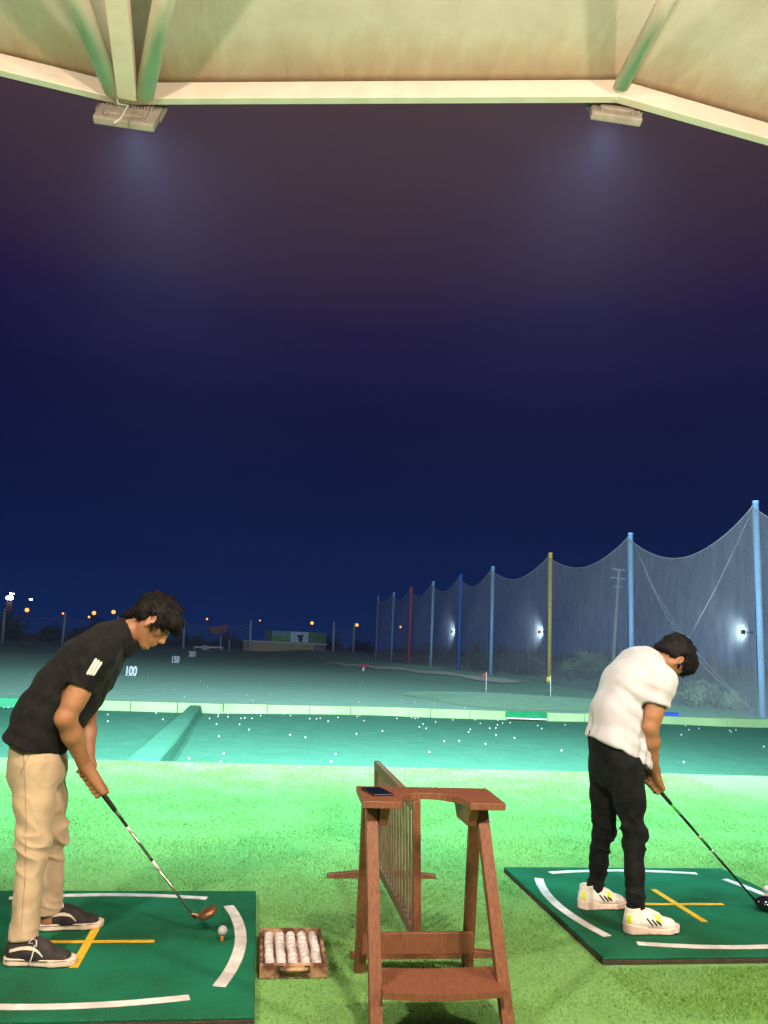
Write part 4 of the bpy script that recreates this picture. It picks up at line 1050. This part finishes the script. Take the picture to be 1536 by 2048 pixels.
def hair_strands(v, F, o, n, up, count, length, seed, rad=.0016, keep=None):
    g = np.random.default_rng(seed); N = vnormals(v, F); pick = g.integers(0, len(v), count); mb = MB()
    o, n, up = V(*o), unit(n), unit(up)
    for i in pick:
        p = v[i]; nn = N[i]
        if keep is not None and not keep(p): continue
        crown = o+up*.10-n*.06; d = p-crown; d = d-nn*(d@nn); d = d+g.normal(size=3)*.012; d = d-nn*(d@nn)
        if np.linalg.norm(d) < 1e-4: continue
        d = unit(d); L = length*g.uniform(.5, 1.2); cur = g.normal()*.35; sdv = np.cross(nn, d); q = p-nn*.004; pts = []
        for k in range(5):
            s = k/4; pts.append(p-nn*.005+d*L*(s-.25)+nn*(.012*math.sin(math.pi*s)*g.uniform(.2, .7)-.010*s*s)+sdv*cur*L*.25*s*s)
        mb.tube(pts, [rad*1.2, rad*1.8, rad*1.6, rad*1.1, rad*.25], 4, caps=False)
    return mb

def shoe(person, heel, toe, z0, style, lace_side=-1, width=.098):
    heel, toe = V(heel[0], heel[1], z0), V(toe[0], toe[1], z0); L = np.linalg.norm(toe-heel); fx = unit(toe-heel); fy = V(-fx[1], fx[0], 0); k = L/.29
    P = lambda x, y, z: heel+fx*x*k+fy*y+V(0, 0, z)
    lo = np.minimum(heel, toe)-V(.09, .09, .01); hi = np.maximum(heel, toe)+V(.09, .09, .19)
    st = .028 if style == 'flat' else .036
    root_v = Field(lo, hi, .0034)
    fr = [fx, fy, V(0, 0, 1)]; up = root_v
    hs = 0 if style == 'flat' else .012
    up.econe(P(.045, 0, .045+hs), P(.125, 0, .050+hs), .040, .040, .036, .043, fy, .02)
    up.econe(P(.125, 0, .043+hs), P(.240, .003, .024+hs), .040, .027, .042, .042, fy, .03)
    up.cone(P(.055, 0, .06), P(.050, 0, .108+hs), .040, .038, .02, cap=True)
    up.cone(P(.09, 0, .075+hs), P(.165, 0, .055+hs), .034, .028, .02)
    up.plane(P(0, 0, st*.75), V(0, 0, -1))
    up.cone(P(.052, 0, .100+hs), P(.050, 0, .14+hs), .031, .033, .004, 's')
    v, F = up.mesh(2)
    sh = mesh_obj('shoe', v, F, M['shoe_black'] if style == 'flat' else M['shoe_white'], person, smooth=True)
    org = np.array(person.location)
    so = Field(lo, hi, .0034)
    for a, b, ra, rb in ((.046, .13, .044, .040), (.13, .205, .040, .050), (.205, .246, .050, .043)):
        sl, x, y, z = so.sub(so.lo, so.lo+so.n*so.h); A_, B_ = P(a, 0, 0), P(b, .004, 0); ba = (B_-A_)[:2]; t = np.clip(((x-A_[0])*ba[0]+(y-A_[1])*ba[1])/(ba@ba), 0, 1)
        d = np.sqrt((x-A_[0]-t*ba[0])**2+(y-A_[1]-t*ba[1])**2)-(ra+(rb-ra)*t)
        if style != 'flat': d = d+.0016*np.sin((x*fx[0]+y*fx[1])*150)+.004*(1-np.clip(z/st, 0, 1)*1.0)-.002
        lift = 0 if style == 'flat' else .010*np.clip(((x-heel[0])*fx[0]+(y-heel[1])*fx[1])/L-.78, 0, 1)*4
        top = st+(0 if style == 'flat' else .010*np.cos(((x-heel[0])*fx[0]+(y-heel[1])*fx[1])/L*5.0))
        d = np.maximum(d, np.maximum(-(z-z0)+.001+lift, (z-z0)-top)); so.mix(sl, (d+0*z).astype(np.float32), 0)
    v2, F2 = so.mesh(1)
    ch = mesh_obj('sole', v2, F2, M['shoe_sole'] if style == 'flat' else M['sole_pink'], sh, smooth=True)
    bvh = BVHTree.FromPolygons([tuple(p) for p in v], [tuple(f) for f in F.tolist()])
    dn = fy*(1 if fy[1] > 0 else -1)
    def rows(pa, pb, w0, w1, nn=10, bow=0):
        out = []
        for j in range(nn):
            t = j/(nn-1); q = lerp(pa, pb, t); x, z = q[0], q[1]+bow*math.sin(math.pi*t); w = w0+(w1-w0)*t
            out.append([P(x, 0, z-w/2), P(x, 0, z+w/2)])
        return out
    if style == 'flat':
        o = decal([r_ for r_ in rows((.035, .058), (.115, .072), .011, .013, 10, .004)]+[r_ for r_ in rows((.118, .071), (.168, .040), .012, .006, 8, .008)], bvh, dn, .002, 'side_stripe', M['shoe_sole'], sh)
        ln = M['white_paint']
        MB().tube([P(.02, -.046, st-.004), P(.1, -.043, st-.004), P(.16, -.047, st-.004), P(.215, -.049, st-.004), P(.262, -.036, st-.004)], .0012, 5).build('sole_line', M['shoe_black'], sh)
    else:
        for q in range(3):
            x = .112+.024*q; decal(rows((x+.016, .046), (x-.012, .078-.006*q), .010, .009, 6), bvh, dn, .002, 'side_stripe', M['gloss_black'], sh)
        decal([[P(.125+.05*a, 0, .096-.012*a), P(.150+.028*a, 0, .066-.012*a)] for a in np.linspace(0, 1, 6)], bvh, dn, .0012, 'lace_panel', M['neon'], sh)
        decal([[P(.012, 0, z), P(.026, 0, z)] for z in np.linspace(.05, .10, 6)], bvh, dn, .0012, 'heel_tab', M['neon'], sh)
        ln = M['shoe_white']
    for q in range(5):
        x = .098+.019*q; zc = .112-.0125*q+(hs*.8 if style != 'flat' else -.002)
        row = [P(x+.006*abs(s), s*.028, zc-.012*s*s-.002) for s in (-1, -.5, 0, .5, 1)]
        MB().tube(row, .0028, 6).build('lace', M['white_paint'] if style == 'flat' else M['shoe_white'], sh, smooth=True)
    if style == 'flat' and lace_side:
        for pts in ([(.122, -.015, .094), (.118, -.038, .106), (.108, -.047, .092), (.120, -.034, .086)], [(.122, -.015, .094), (.136, -.040, .098), (.142, -.048, .080), (.128, -.036, .080)], [(.122, -.02, .092), (.132, -.046, .070), (.130, -.055, .045), (.122, -.060, .012)]):
            MB().tube([P(*q) for q in pts], .0026, 6).build('lace', M['white_paint'], sh, smooth=True)
    return sh

def club(name, label, A, B, parts, head_mat, head_c, fwd, big=True):
    """A butt of the grip, B where shaft meets head"""
    A, B = V(*A), V(*B); t = thing(name, A, label, 'golf club'); g = unit(B-A); L = np.linalg.norm(B-A)
    MB().tube([A, A+g*.01, A+g*.27], [.0135, .0140, .0100], 12).build('grip', M['grip'], t, smooth=True)
    for a, b, m, r0, r1 in parts: MB().tube([A+g*L*a, A+g*L*b], [r0, r1], 10).build('shaft', M[m], t, smooth=True)
    return t, g

def soft_folds(v, F, waves):
    N = vnormals(v, F); d = np.zeros(len(v))
    for amp, k, wob, wf, seed, mask in waves:
        ph = v@V(*k)+wob*vnoise(v*wf, seed)+.4*wob*vnoise(v*wf*2.3, seed+1)
        sn = np.sin(ph*6.283); sn = np.sign(sn)*np.abs(sn)**.8
        d += amp*sn*(.6+.4*vnoise(v*wf*1.3, seed+2))*mask(v)
    return v+N*d[:, None]
# ------------------------------------------------------------------ golfer in the black polo (left)
YL = 3.89
J = lambda x, y, dy=0.0: atY(x, y, YL+dy)
pl = thing('person', (-.78, YL, .0365), 'golfer in a black polo and khaki trousers bending over a club on the left mat', 'person')
SIDE = V(0, 1, 0)
hipR, hipL = J(72, 1530, -.078), J(88, 1525, .078)
kneeR, kneeL = J(66, 1688, -.13), J(103, 1668, .14)
ankR, ankL = J(47, 1888, -.19), J(97, 1838, .19)
shR, shL = J(196, 1308, -.155), J(212, 1306, .155)
elR, elL = J(131, 1436, -.17), J(172, 1432, .15)
wrR, wrL = J(168, 1528, -.035), J(176, 1524, .045)
gA, gB = J(166, 1534, .0), J(391, 1838, .13)
gdir = unit(gB-gA)
hc = J(311, 1239, .0); hn, hu = unit(V(.66, .04, -.75)), unit(V(.75, 0, .66))
T = [J(67, 1492), J(98, 1434), J(141, 1377), J(179, 1328), J(216, 1288), J(252, 1268)]
bd = Field((-1.15, 3.52, .03), (-.22, 4.26, 1.64), .0042)
bd.econe(J(78, 1520), T[1], .105, .105, .150, .135, SIDE, .04); bd.econe(T[1], T[2], .105, .11, .135, .15, SIDE, .04)
bd.econe(T[2], T[4], .11, .075, .155, .145, SIDE, .04)
for a, b, c, w in ((hipR, kneeR, ankR, 0), (hipL, kneeL, ankL, 0)):
    bd.cone(a, b, .070, .045, .03); bd.cone(b, c, .045, .036, .02)
bd.cone(T[4], J(246, 1268), .060, .058, .03); bd.cone(J(238, 1272), J(288, 1252), .057, .056, .03)
for s_, e_, w_ in ((shR, elR, wrR), (shL, elL, wrL)):
    bd.cone(s_, e_, .056, .043, .03); bd.cone(lerp(s_, e_, .35), lerp(s_, e_, .75), .050, .046, .02)
    bd.cone(e_, lerp(e_, w_, .35), .043, .043, .02); bd.cone(lerp(e_, w_, .35), w_, .042, .029, .02)
grip_hand(bd, wrR, gA+gdir*.075, gdir, V(0, -1, .1), V(-.8, 0, -.6), sc=1.08)
grip_hand(bd, wrL, gA+gdir*.005, gdir, V(0, 1, .1), V(-.8, 0, -.6), sc=1.05)
Lh, fr = head_field(bd, hc, hn, hu, .94)
body, bv, bF = sdf_obj('body', bd, M['skin'], pl, 1)
del bd
# hair: heavy wavy crop with a fringe over the brow
hf = Field((-.78, 3.70, 1.20), (-.26, 4.12, 1.66), .0042)
hE = lambda c, r, k=.02, op='u': hf.ell(Lh(*c), r, fr, k, op)
hE((-.020, 0, .036), (.100, .082, .080)); hE((.045, 0, .068), (.056, .070, .040)); hE((.082, .0, .058), (.029, .058, .033))
hE((-.080, 0, -.005), (.034, .064, .060)); hE((-.090, 0, -.055), (.020, .050, .038)); hE((.03, -.052, .050), (.058, .030, .04)); hE((.03, .052, .050), (.058, .030, .04))
for s in (-1, 1): hf.cone(Lh(.022, s*.074, .02), Lh(.016, s*.074, -.03), .013, .006, .012); hE((-.055, s*.064, -.01), (.03, .018, .04))
g_ = np.random.default_rng(5)
for _ in range(30):
    a = g_.normal(size=3); a /= np.linalg.norm(a); c = (-.012+a[0]*.094, a[1]*.074, .044+a[2]*.074)
    if c[2] < -.01 and c[0] > -.04 or c[0] > .084: continue
    hE(c, (.022, .020, .016), .014)
for q in ((-.104, -.03, -.06), (-.098, 0, -.085), (.104, -.02, .045), (.102, .02, .050)): hE(q, (.016, .018, .018), .012)
hE((.125, 0, -.03), (.055, .08, .055), .012, 's')
for s in (-1, 1): hf.ell(Lh(-.006, s*.086, -.012), (.024, .018, .036), fr, .006, 's')
hv = lambda v: v
hair, v_, F_ = sdf_obj('hair', hf, M['hair'], pl, 1, [(.003, np.eye(3)*32, 3, None), (.0015, np.eye(3)*80, 4, None)])
mbh = hair_strands(v_, F_, hc, hn, hu, 2600, .055, 21, .0011); mbh.build('strands', M['hair'], hair)
# brows, eyes, lips
for s in (-1, 1):
    MB().tube([Lh(.082, s*.013, .016), Lh(.083, s*.028, .021), Lh(.067, s*.050, .016)], [.0022, .0028, .0012], 6).build('eyebrow', M['hair'], pl, smooth=True)
    MB().tube([Lh(.086, s*.018, -.014), Lh(.0880, s*.031, -.018), Lh(.078, s*.046, -.013)], [.0006, .0011, .0006], 6).build('eyelash', M['hair'], pl, smooth=True)
# polo
sh = Field((-1.16, 3.50, .72), (-.36, 4.28, 1.50), .0048)
rr = [.128, .146, .150, .136, .096]; ww = [.192, .180, .185, .200, .165]
for i in range(4): sh.econe(T[i], T[i+1], rr[i], rr[i+1], ww[i], ww[i+1], SIDE, .03)
sh.econe(T[4], T[5], .092, .066, .15, .070, SIDE, .04, cap=True)
tdir = unit(T[0]-T[1]); sh.econe(T[0]-tdir*.02, T[0]+tdir*.12, .128, .122, .192, .196, SIDE, .02)
# hem, cut along the photographed line; side vent
hb, hfwd = J(10, 1470), J(130, 1510); hx = unit(hfwd-hb); sh.plane(hb, np.cross(SIDE, hx) if np.cross(SIDE, hx)[2] < 0 else -np.cross(SIDE, hx))
sh.cone(J(54, 1514, -.2), J(59, 1480, -.2), .024, .001, .0, 's'); sh.cone(J(54, 1514, -.16), J(59, 1484, -.16), .022, .001, .0, 's')
cuffR, cuffL = J(160, 1371, -.165), J(196, 1375, .16)
for s_, c_ in ((shR, cuffR), (shL, cuffL)):
    sh.cone(s_, c_, .086, .066, .045, cap=True)
    sh.cone(c_-unit(c_-s_)*.018, c_, .0675, .0675, .004, cap=True, capa=True)
    sh.cone(c_-unit(c_-s_)*.02, c_+unit(c_-s_)*.05, .056, .058, .0, 's', capa=True)
low = lambda v: 1-ss(.85, 1.15, v[:, 2])
polo, v_, F_ = sdf_obj('polo_shirt', sh, M['polo'], pl, 2, None, lambda v, F: soft_folds(v, F, [(.006, (7, 3, 9), .6, 3.5, 12, low), (.005, (3, 2, -14), .7, 4, 15, near(J(95, 1440), .22, .3)), (.004, (14, 0, 9), .5, 4, 18, near(J(180, 1340, -.2), .18, .3)), (.002, (12, 9, 6), .6, 4, 21, lambda v: 1)]))
bvp = BVHTree.FromPolygons([tuple(p) for p in v_], [tuple(f) for f in F_.tolist()])
ndir = V(0.05, 1, 0)
for q in range(3):
    a0 = (196+5.3*q-3, 1317+3.2*q); a1 = (176+6.0*q-2, 1348+1.2*q+1)
    rows_ = []
    for j in range(9):
        t_ = j/8; x = a0[0]+(a1[0]-a0[0])*t_; y = a0[1]+(a1[1]-a0[1])*t_; w = 2.4 if 0 < j < 8 else 1.6
        rows_.append([J(x-w, y-w*.45, -.3), J(x+w, y+w*.45, -.3)])
    decal(rows_, bvp, unit(J(180, 1330, 0)-CAM), .002, 'sleeve_stripe', M['white_paint'], polo)
co = Field((-.72, 3.72, 1.18), (-.42, 4.08, 1.46), .0036)
ca, cb = J(238, 1279), J(266, 1264)
co.econe(ca, cb, .096, .079, .100, .078, SIDE, .0, cap=True, capa=True); co.econe(lerp(ca, cb, -.4), lerp(ca, cb, 1.3), .084, .068, .088, .067, SIDE, .0, 's')
sdf_obj('collar', co, M['polo'], pl, 2, [(.003, np.eye(3)*25, 31, None)])
# trousers
tr = Field((-1.12, 3.52, .06), (-.58, 4.28, .98), .005)
tr.econe(J(72, 1478), J(76, 1535), .108, .126, .145, .168, SIDE, .03)
for a, b, c, hem, s in ((hipR, kneeR, ankR, J(47, 1879, -.19), -1), (hipL, kneeL, ankL, J(97, 1824, .19), 1)):
    tr.cone(a+V(-.005, 0, .0), lerp(a, b, .5), .102, .080, .03); tr.cone(lerp(a, b, .5), b, .080, .068, .03); tr.cone(b, lerp(b, hem, .55), .068, .055, .03)
    tr.cone(lerp(b, hem, .55), hem, .055, .060, .02, cap=True)
    tr.cone(lerp(b, hem, .95), lerp(b, hem, 1.1), .046, .047, .0, 's')
tr.plane(T[0]+V(0, 0, .05), V(0, 0, 1))
kn = lambda v: np.maximum(near(kneeR, .16)(v), near(kneeL, .16)(v))
an_ = lambda v: np.maximum(near(ankR, .14)(v), near(ankL, .14)(v))
trs, v_, F_ = sdf_obj('trousers', tr, M['khaki'], pl, 2, [(.009, [(10, 0, 13), (0, 6, 0), (-4, 0, 9)], 41, kn), (.004, [(9, 0, 22), (0, 8, 0), (4, 0, 6)], 43, an_), (-.010, [(9, 0, 5), (0, 8, 0), (-2, 0, 4)], 44, None), (.002, [(16, 0, 14), (0, 9, 0), (-8, 0, 12)], 45, None)])
hz_ = .0365
bvt = BVHTree.FromPolygons([tuple(p) for p in v_], [tuple(f) for f in F_.tolist()])
vd = unit(J(60, 1650, -.2)-CAM)
def seam(pts, w=.0032):
    rows_ = []
    for (xa, ya), (xb, yb) in zip(pts[:-1], pts[1:]):
        for q in range(8):
            x, y = xa+(xb-xa)*q/8, ya+(yb-ya)*q/8; nx_, ny_ = unit((-(yb-ya), xb-xa)); k = w*200
            rows_.append([J(x-nx_*k, y-ny_*k, -.3), J(x+nx_*k, y+ny_*k, -.3)])
    return decal(rows_, bvt, vd, .0008, 'seam', M['khaki_seam'], trs)
seam([(46, 1500), (50, 1560), (52, 1650), (50, 1760), (40, 1880)]); seam([(60, 1502), (38, 1548)], .004)
shoe(pl, (-.938, 3.695), (-.648, 3.668), hz_, 'flat', 1)
shoe(pl, (-.905, 4.085), (-.622, 4.118), hz_, 'flat', 0)
# club: wood with a coppery head
t, g = club('golf_club', 'golf club with bright banded shaft and copper brown head held by the golfer in black', gA-gdir*.02, gB, [(.26, .40, 'dark_steel', .0080, .0072), (.40, .44, 'white_paint', .0074, .0072), (.44, .58, 'steel', .0071, .0065), (.58, .62, 'dark_steel', .0067, .0065), (.62, .68, 'white_paint', .0066, .0064), (.68, 1.0, 'steel', .0062, .0048)], 'copper', None, None)
hd = Field(gB-V(.13, .15, .08), gB+V(.17, .15, .10), .0034); hcn = gB+V(.054, .0, .026)
hfr = [unit(V(.86, .1, .5)), unit(V(0, 1, 0)), unit(V(-.5, 0, .86))]
hd.ell(hcn, (.046, .050, .024), hfr, .01); hd.cone(gB-gdir*.03, gB+V(.018, 0, .012), .0075, .010, .012); hd.plane(hcn+V(0, 0, 0)-hfr[2]*.016, -hfr[2])
sdf_obj('club_head', hd, M['copper'], t, 1)

# ------------------------------------------------------------------ golfer in the white tee (right)
YR = 4.20
Q = lambda x, y, dy=0.0: atY(x, y, YR+dy)
pr = thing('person', (1.98, YR, .0365), 'golfer in white tee shirt and black jeans bending over a driver on the right mat', 'person')
hipR, hipL = Q(1248, 1528, -.085), Q(1212, 1522, .085)
kneeR, kneeL = Q(1268, 1664, -.12), Q(1207, 1660, .12)
ankR, ankL = Q(1270, 1822, -.19), Q(1189, 1780, .18)
shR, shL = Q(1324, 1362, -.165), Q(1252, 1345, .165)
elR, elL = Q(1301, 1454, -.15), Q(1268, 1440, .17)
wrR, wrL = Q(1306, 1534, -.045), Q(1288, 1522, .045)
gA, gB = Q(1284, 1541, .01), Q(1512, 1803, .12)
gdir = unit(gB-gA)
T = [Q(1226, 1490), Q(1233, 1425), Q(1255, 1368), Q(1282, 1335), Q(1302, 1322)]
hc = Q(1347, 1316, .0); hn, hu = unit(V(.46, .16, -.87)), unit(V(.87, .0, .46))
bd = Field((1.55, 3.80, .03), (2.52, 4.56, 1.58), .0042)
bd.econe(Q(1228, 1520), T[1], .10, .10, .145, .13, SIDE, .04); bd.econe(T[1], T[2], .10, .105, .13, .15, SIDE, .04); bd.econe(T[2], T[3], .105, .08, .15, .14, SIDE, .04)
for a, b, c in ((hipR, kneeR, ankR), (hipL, kneeL, ankL)):
    bd.cone(a, b, .066, .043, .03); bd.cone(b, c, .043, .034, .02)
bd.cone(T[3], Q(1306, 1324), .055, .055, .03); bd.cone(Q(1300, 1326), Q(1336, 1318), .056, .052, .03)
for s_, e_, w_ in ((shR, elR, wrR), (shL, elL, wrL)):
    bd.cone(s_, e_, .054, .041, .03); bd.cone(lerp(s_, e_, .35), lerp(s_, e_, .75), .049, .045, .02)
    bd.cone(e_, lerp(e_, w_, .35), .041, .043, .02); bd.cone(lerp(e_, w_, .35), w_, .042, .029, .02)
grip_hand(bd, wrR, gA+gdir*.075, gdir, V(0, -1, .1), V(-.8, 0, -.6), sc=1.06)
grip_hand(bd, wrL, gA+gdir*.005, gdir, V(0, 1, .1), V(-.8, 0, -.6), sc=1.05)
Lh, fr = head_field(bd, hc, hn, hu, .95)
sdf_obj('body', bd, M['skin_right'], pr, 1)
del bd
hf = Field((1.98, 4.00, 1.10), (2.52, 4.42, 1.62), .0042)
hE = lambda c, r, k=.02, op='u': hf.ell(Lh(*c), r, fr, k, op)
hE((-.018, 0, .042), (.107, .088, .088)); hE((.05, 0, .075), (.055, .076, .045)); hE((.088, 0, .060), (.034, .064, .042)); hE((.098, -.02, .02), (.020, .05, .032)); hE((-.080, 0, .0), (.038, .064, .058)); hE((-.088, 0, -.04), (.024, .048, .030))
for s in (-1, 1): hf.cone(Lh(.024, s*.072, .02), Lh(.018, s*.072, -.028), .013, .006, .012); hE((.05, s*.060, .030), (.034, .022, .036)); hE((-.05, s*.064, -.005), (.028, .016, .036))
g_ = np.random.default_rng(8)
for _ in range(40):
    a = g_.normal(size=3); a /= np.linalg.norm(a); c = (-.012+a[0]*.10, a[1]*.078, .048+a[2]*.078)
    if c[2] < -.01 and c[0] > -.04: continue
    hE(c, (.018, .018, .014), .010)
hE((.125, 0, -.045), (.045, .08, .045), .01, 's')
for s in (-1, 1): hf.ell(Lh(-.006, s*.086, -.012), (.023, .018, .035), fr, .006, 's')
hair, v_, F_ = sdf_obj('hair', hf, M['hair'], pr, 1, [(.0025, np.eye(3)*32, 3, None), (.0015, np.eye(3)*80, 4, None)])
mbh = hair_strands(v_, F_, hc, hn, hu, 2200, .045, 22, .0011); mbh.build('strands', M['hair'], hair)
for s in (-1, 1):
    MB().tube([Lh(.085, s*.013, .016), Lh(.086, s*.028, .022), Lh(.070, s*.050, .016)], [.0022, .0028, .0012], 6).build('eyebrow', M['hair'], pr, smooth=True)
    MB().tube([Lh(.084, s*.018, -.014), Lh(.0860, s*.031, -.018), Lh(.076, s*.046, -.013)], [.0006, .0011, .0006], 6).build('eyelash', M['hair'], pr, smooth=True)
# tee shirt
sh = Field((1.55, 3.78, .70), (2.46, 4.56, 1.50), .0048)
rr = [.134, .126, .126, .110]; ww = [.172, .164, .180, .186]
for i in range(3): sh.econe(T[i], T[i+1], rr[i], rr[i+1], ww[i], ww[i+1], SIDE, .03)
sh.econe(T[3], Q(1305, 1319), .105, .070, .175, .072, SIDE, .05, cap=True)
tdir = unit(T[0]-T[1]); sh.econe(T[0], T[0]+tdir*.14+V(.02, 0, 0), .142, .135, .176, .170, SIDE, .02)
sh.econe(Q(1245, 1440), Q(1262, 1520), .10, .10, .14, .14, SIDE, .05)
hb, hfwd = Q(1170, 1466, .0), Q(1280, 1530, .0); nrm = np.cross(SIDE, unit(hfwd-hb)); nrm = nrm if nrm[2] < 0 else -nrm; sh.plane(hb, nrm)
cuffR, cuffL = Q(1312, 1408, -.165), Q(1258, 1405, .175)
for s_, c_ in ((shR, cuffR), (shL, cuffL)):
    sh.cone(s_, c_, .082, .066, .045, cap=True); dd = unit(c_-s_)
    sh.cone(c_-dd*.03, c_+dd*.05, .057, .060, .0, 's', capa=True)
low = lambda v: 1-.8*ss(.95, 1.25, v[:, 2])
arm_pit = Q(1296, 1396, -.16)
tee_post = lambda v, F: soft_folds(v, F, [(.0065, (9, 7, -1.5), .55, 3.0, 81, low), (.0045, (15, 12, -4), .5, 3.5, 84, low), (.006, (6, 0, 11), .6, 4, 87, near(arm_pit, .24, .2)), (.006, (8, 2, 12), .5, 4, 90, near(Q(1275, 1490, -.1), .2, .3))])
tee, v_, F_ = sdf_obj('tee_shirt', sh, M['tee_shirt'], pr, 3, None, tee_post)
# jeans
tr = Field((1.58, 3.80, .08), (2.18, 4.56, .98), .005)
tr.econe(Q(1222, 1478), Q(1230, 1535), .118, .124, .150, .160, SIDE, .03)
for a, b, c, hem in ((hipR, kneeR, ankR, Q(1271, 1824, -.19)), (hipL, kneeL, ankL, Q(1189, 1783, .18))):
    tr.cone(a, lerp(a, b, .5), .098, .078, .03); tr.cone(lerp(a, b, .5), b, .076, .056, .03); tr.cone(b, lerp(b, hem, .5), .056, .050, .03)
    tr.cone(lerp(b, hem, .5), hem, .050, .044, .02, cap=True); tr.cone(lerp(b, hem, .94), lerp(b, hem, 1.1), .040, .040, .0, 's')
tr.plane(Q(1226, 1462), V(0, 0, 1))
kn = lambda v: np.maximum(near(kneeR, .18)(v), near(kneeL, .18)(v))
an_ = lambda v: np.maximum(near(ankR, .2)(v), near(ankL, .2)(v))
sdf_obj('jeans', tr, M['denim'], pr, 2, [(.009, [(8, 0, 18), (0, 7, 0), (-4, 0, 6)], 71, kn), (.006, [(8, 0, 26), (0, 8, 0), (4, 0, 6)], 73, an_), (-.006, [(10, 0, 8), (0, 9, 0), (-3, 0, 5)], 74, None)])
shoe(pr, (1.868, 3.998), (2.168, 4.000), hz_, 'chunky')
shoe(pr, (1.785, 4.365), (2.080, 4.395), hz_, 'chunky')
t, g = club('golf_club', 'driver with black shaft and glossy black head held by the golfer in white', gA-gdir*.02, gB, [(.26, .33, 'green_band', .0085, .0080), (.33, .50, 'gloss_black', .0078, .0074), (.50, .55, 'steel', .0074, .0072), (.55, .61, 'gloss_black', .0074, .0070), (.61, .66, 'steel', .0070, .0069), (.66, .97, 'gloss_black', .0068, .0056), (.97, 1.0, 'steel', .0066, .0066)], 'gloss_black', None, None)
hd = Field(gB-V(.13, .17, .09), gB+V(.19, .17, .09), .0034); hcn = gB+V(.062, .0, -.008)
hfr = [unit(V(1, .05, .1)), V(0, 1, 0), unit(V(-.1, 0, 1))]
hd.ell(hcn, (.060, .062, .034), hfr, .01); hd.cone(gB-gdir*.03, gB+V(.015, 0, -.01), .0075, .010, .012)
sdf_obj('club_head', hd, M['gloss_black'], t, 1)
# ------------------------------------------------------------------ humid night air
HAZE = .0005
hz = MB().box((-190, -14, -3.6), (110, 345, 9.5)).build('haze', bpy.data.materials.new('haze')); tag(hz, 'thin humid night air over the range', 'haze', kind='stuff')
hm_ = hz.data.materials[0]; hm_.use_nodes = True; nt = hm_.node_tree; nt.nodes.clear()
ho = nt.nodes.new('ShaderNodeOutputMaterial'); pv = nt.nodes.new('ShaderNodeVolumePrincipled'); pv.inputs['Density'].default_value = HAZE
pv.inputs['Color'].default_value = (.55, .58, 1, 1); pv.inputs['Anisotropy'].default_value = .35; nt.links.new(pv.outputs[0], ho.inputs['Volume'])
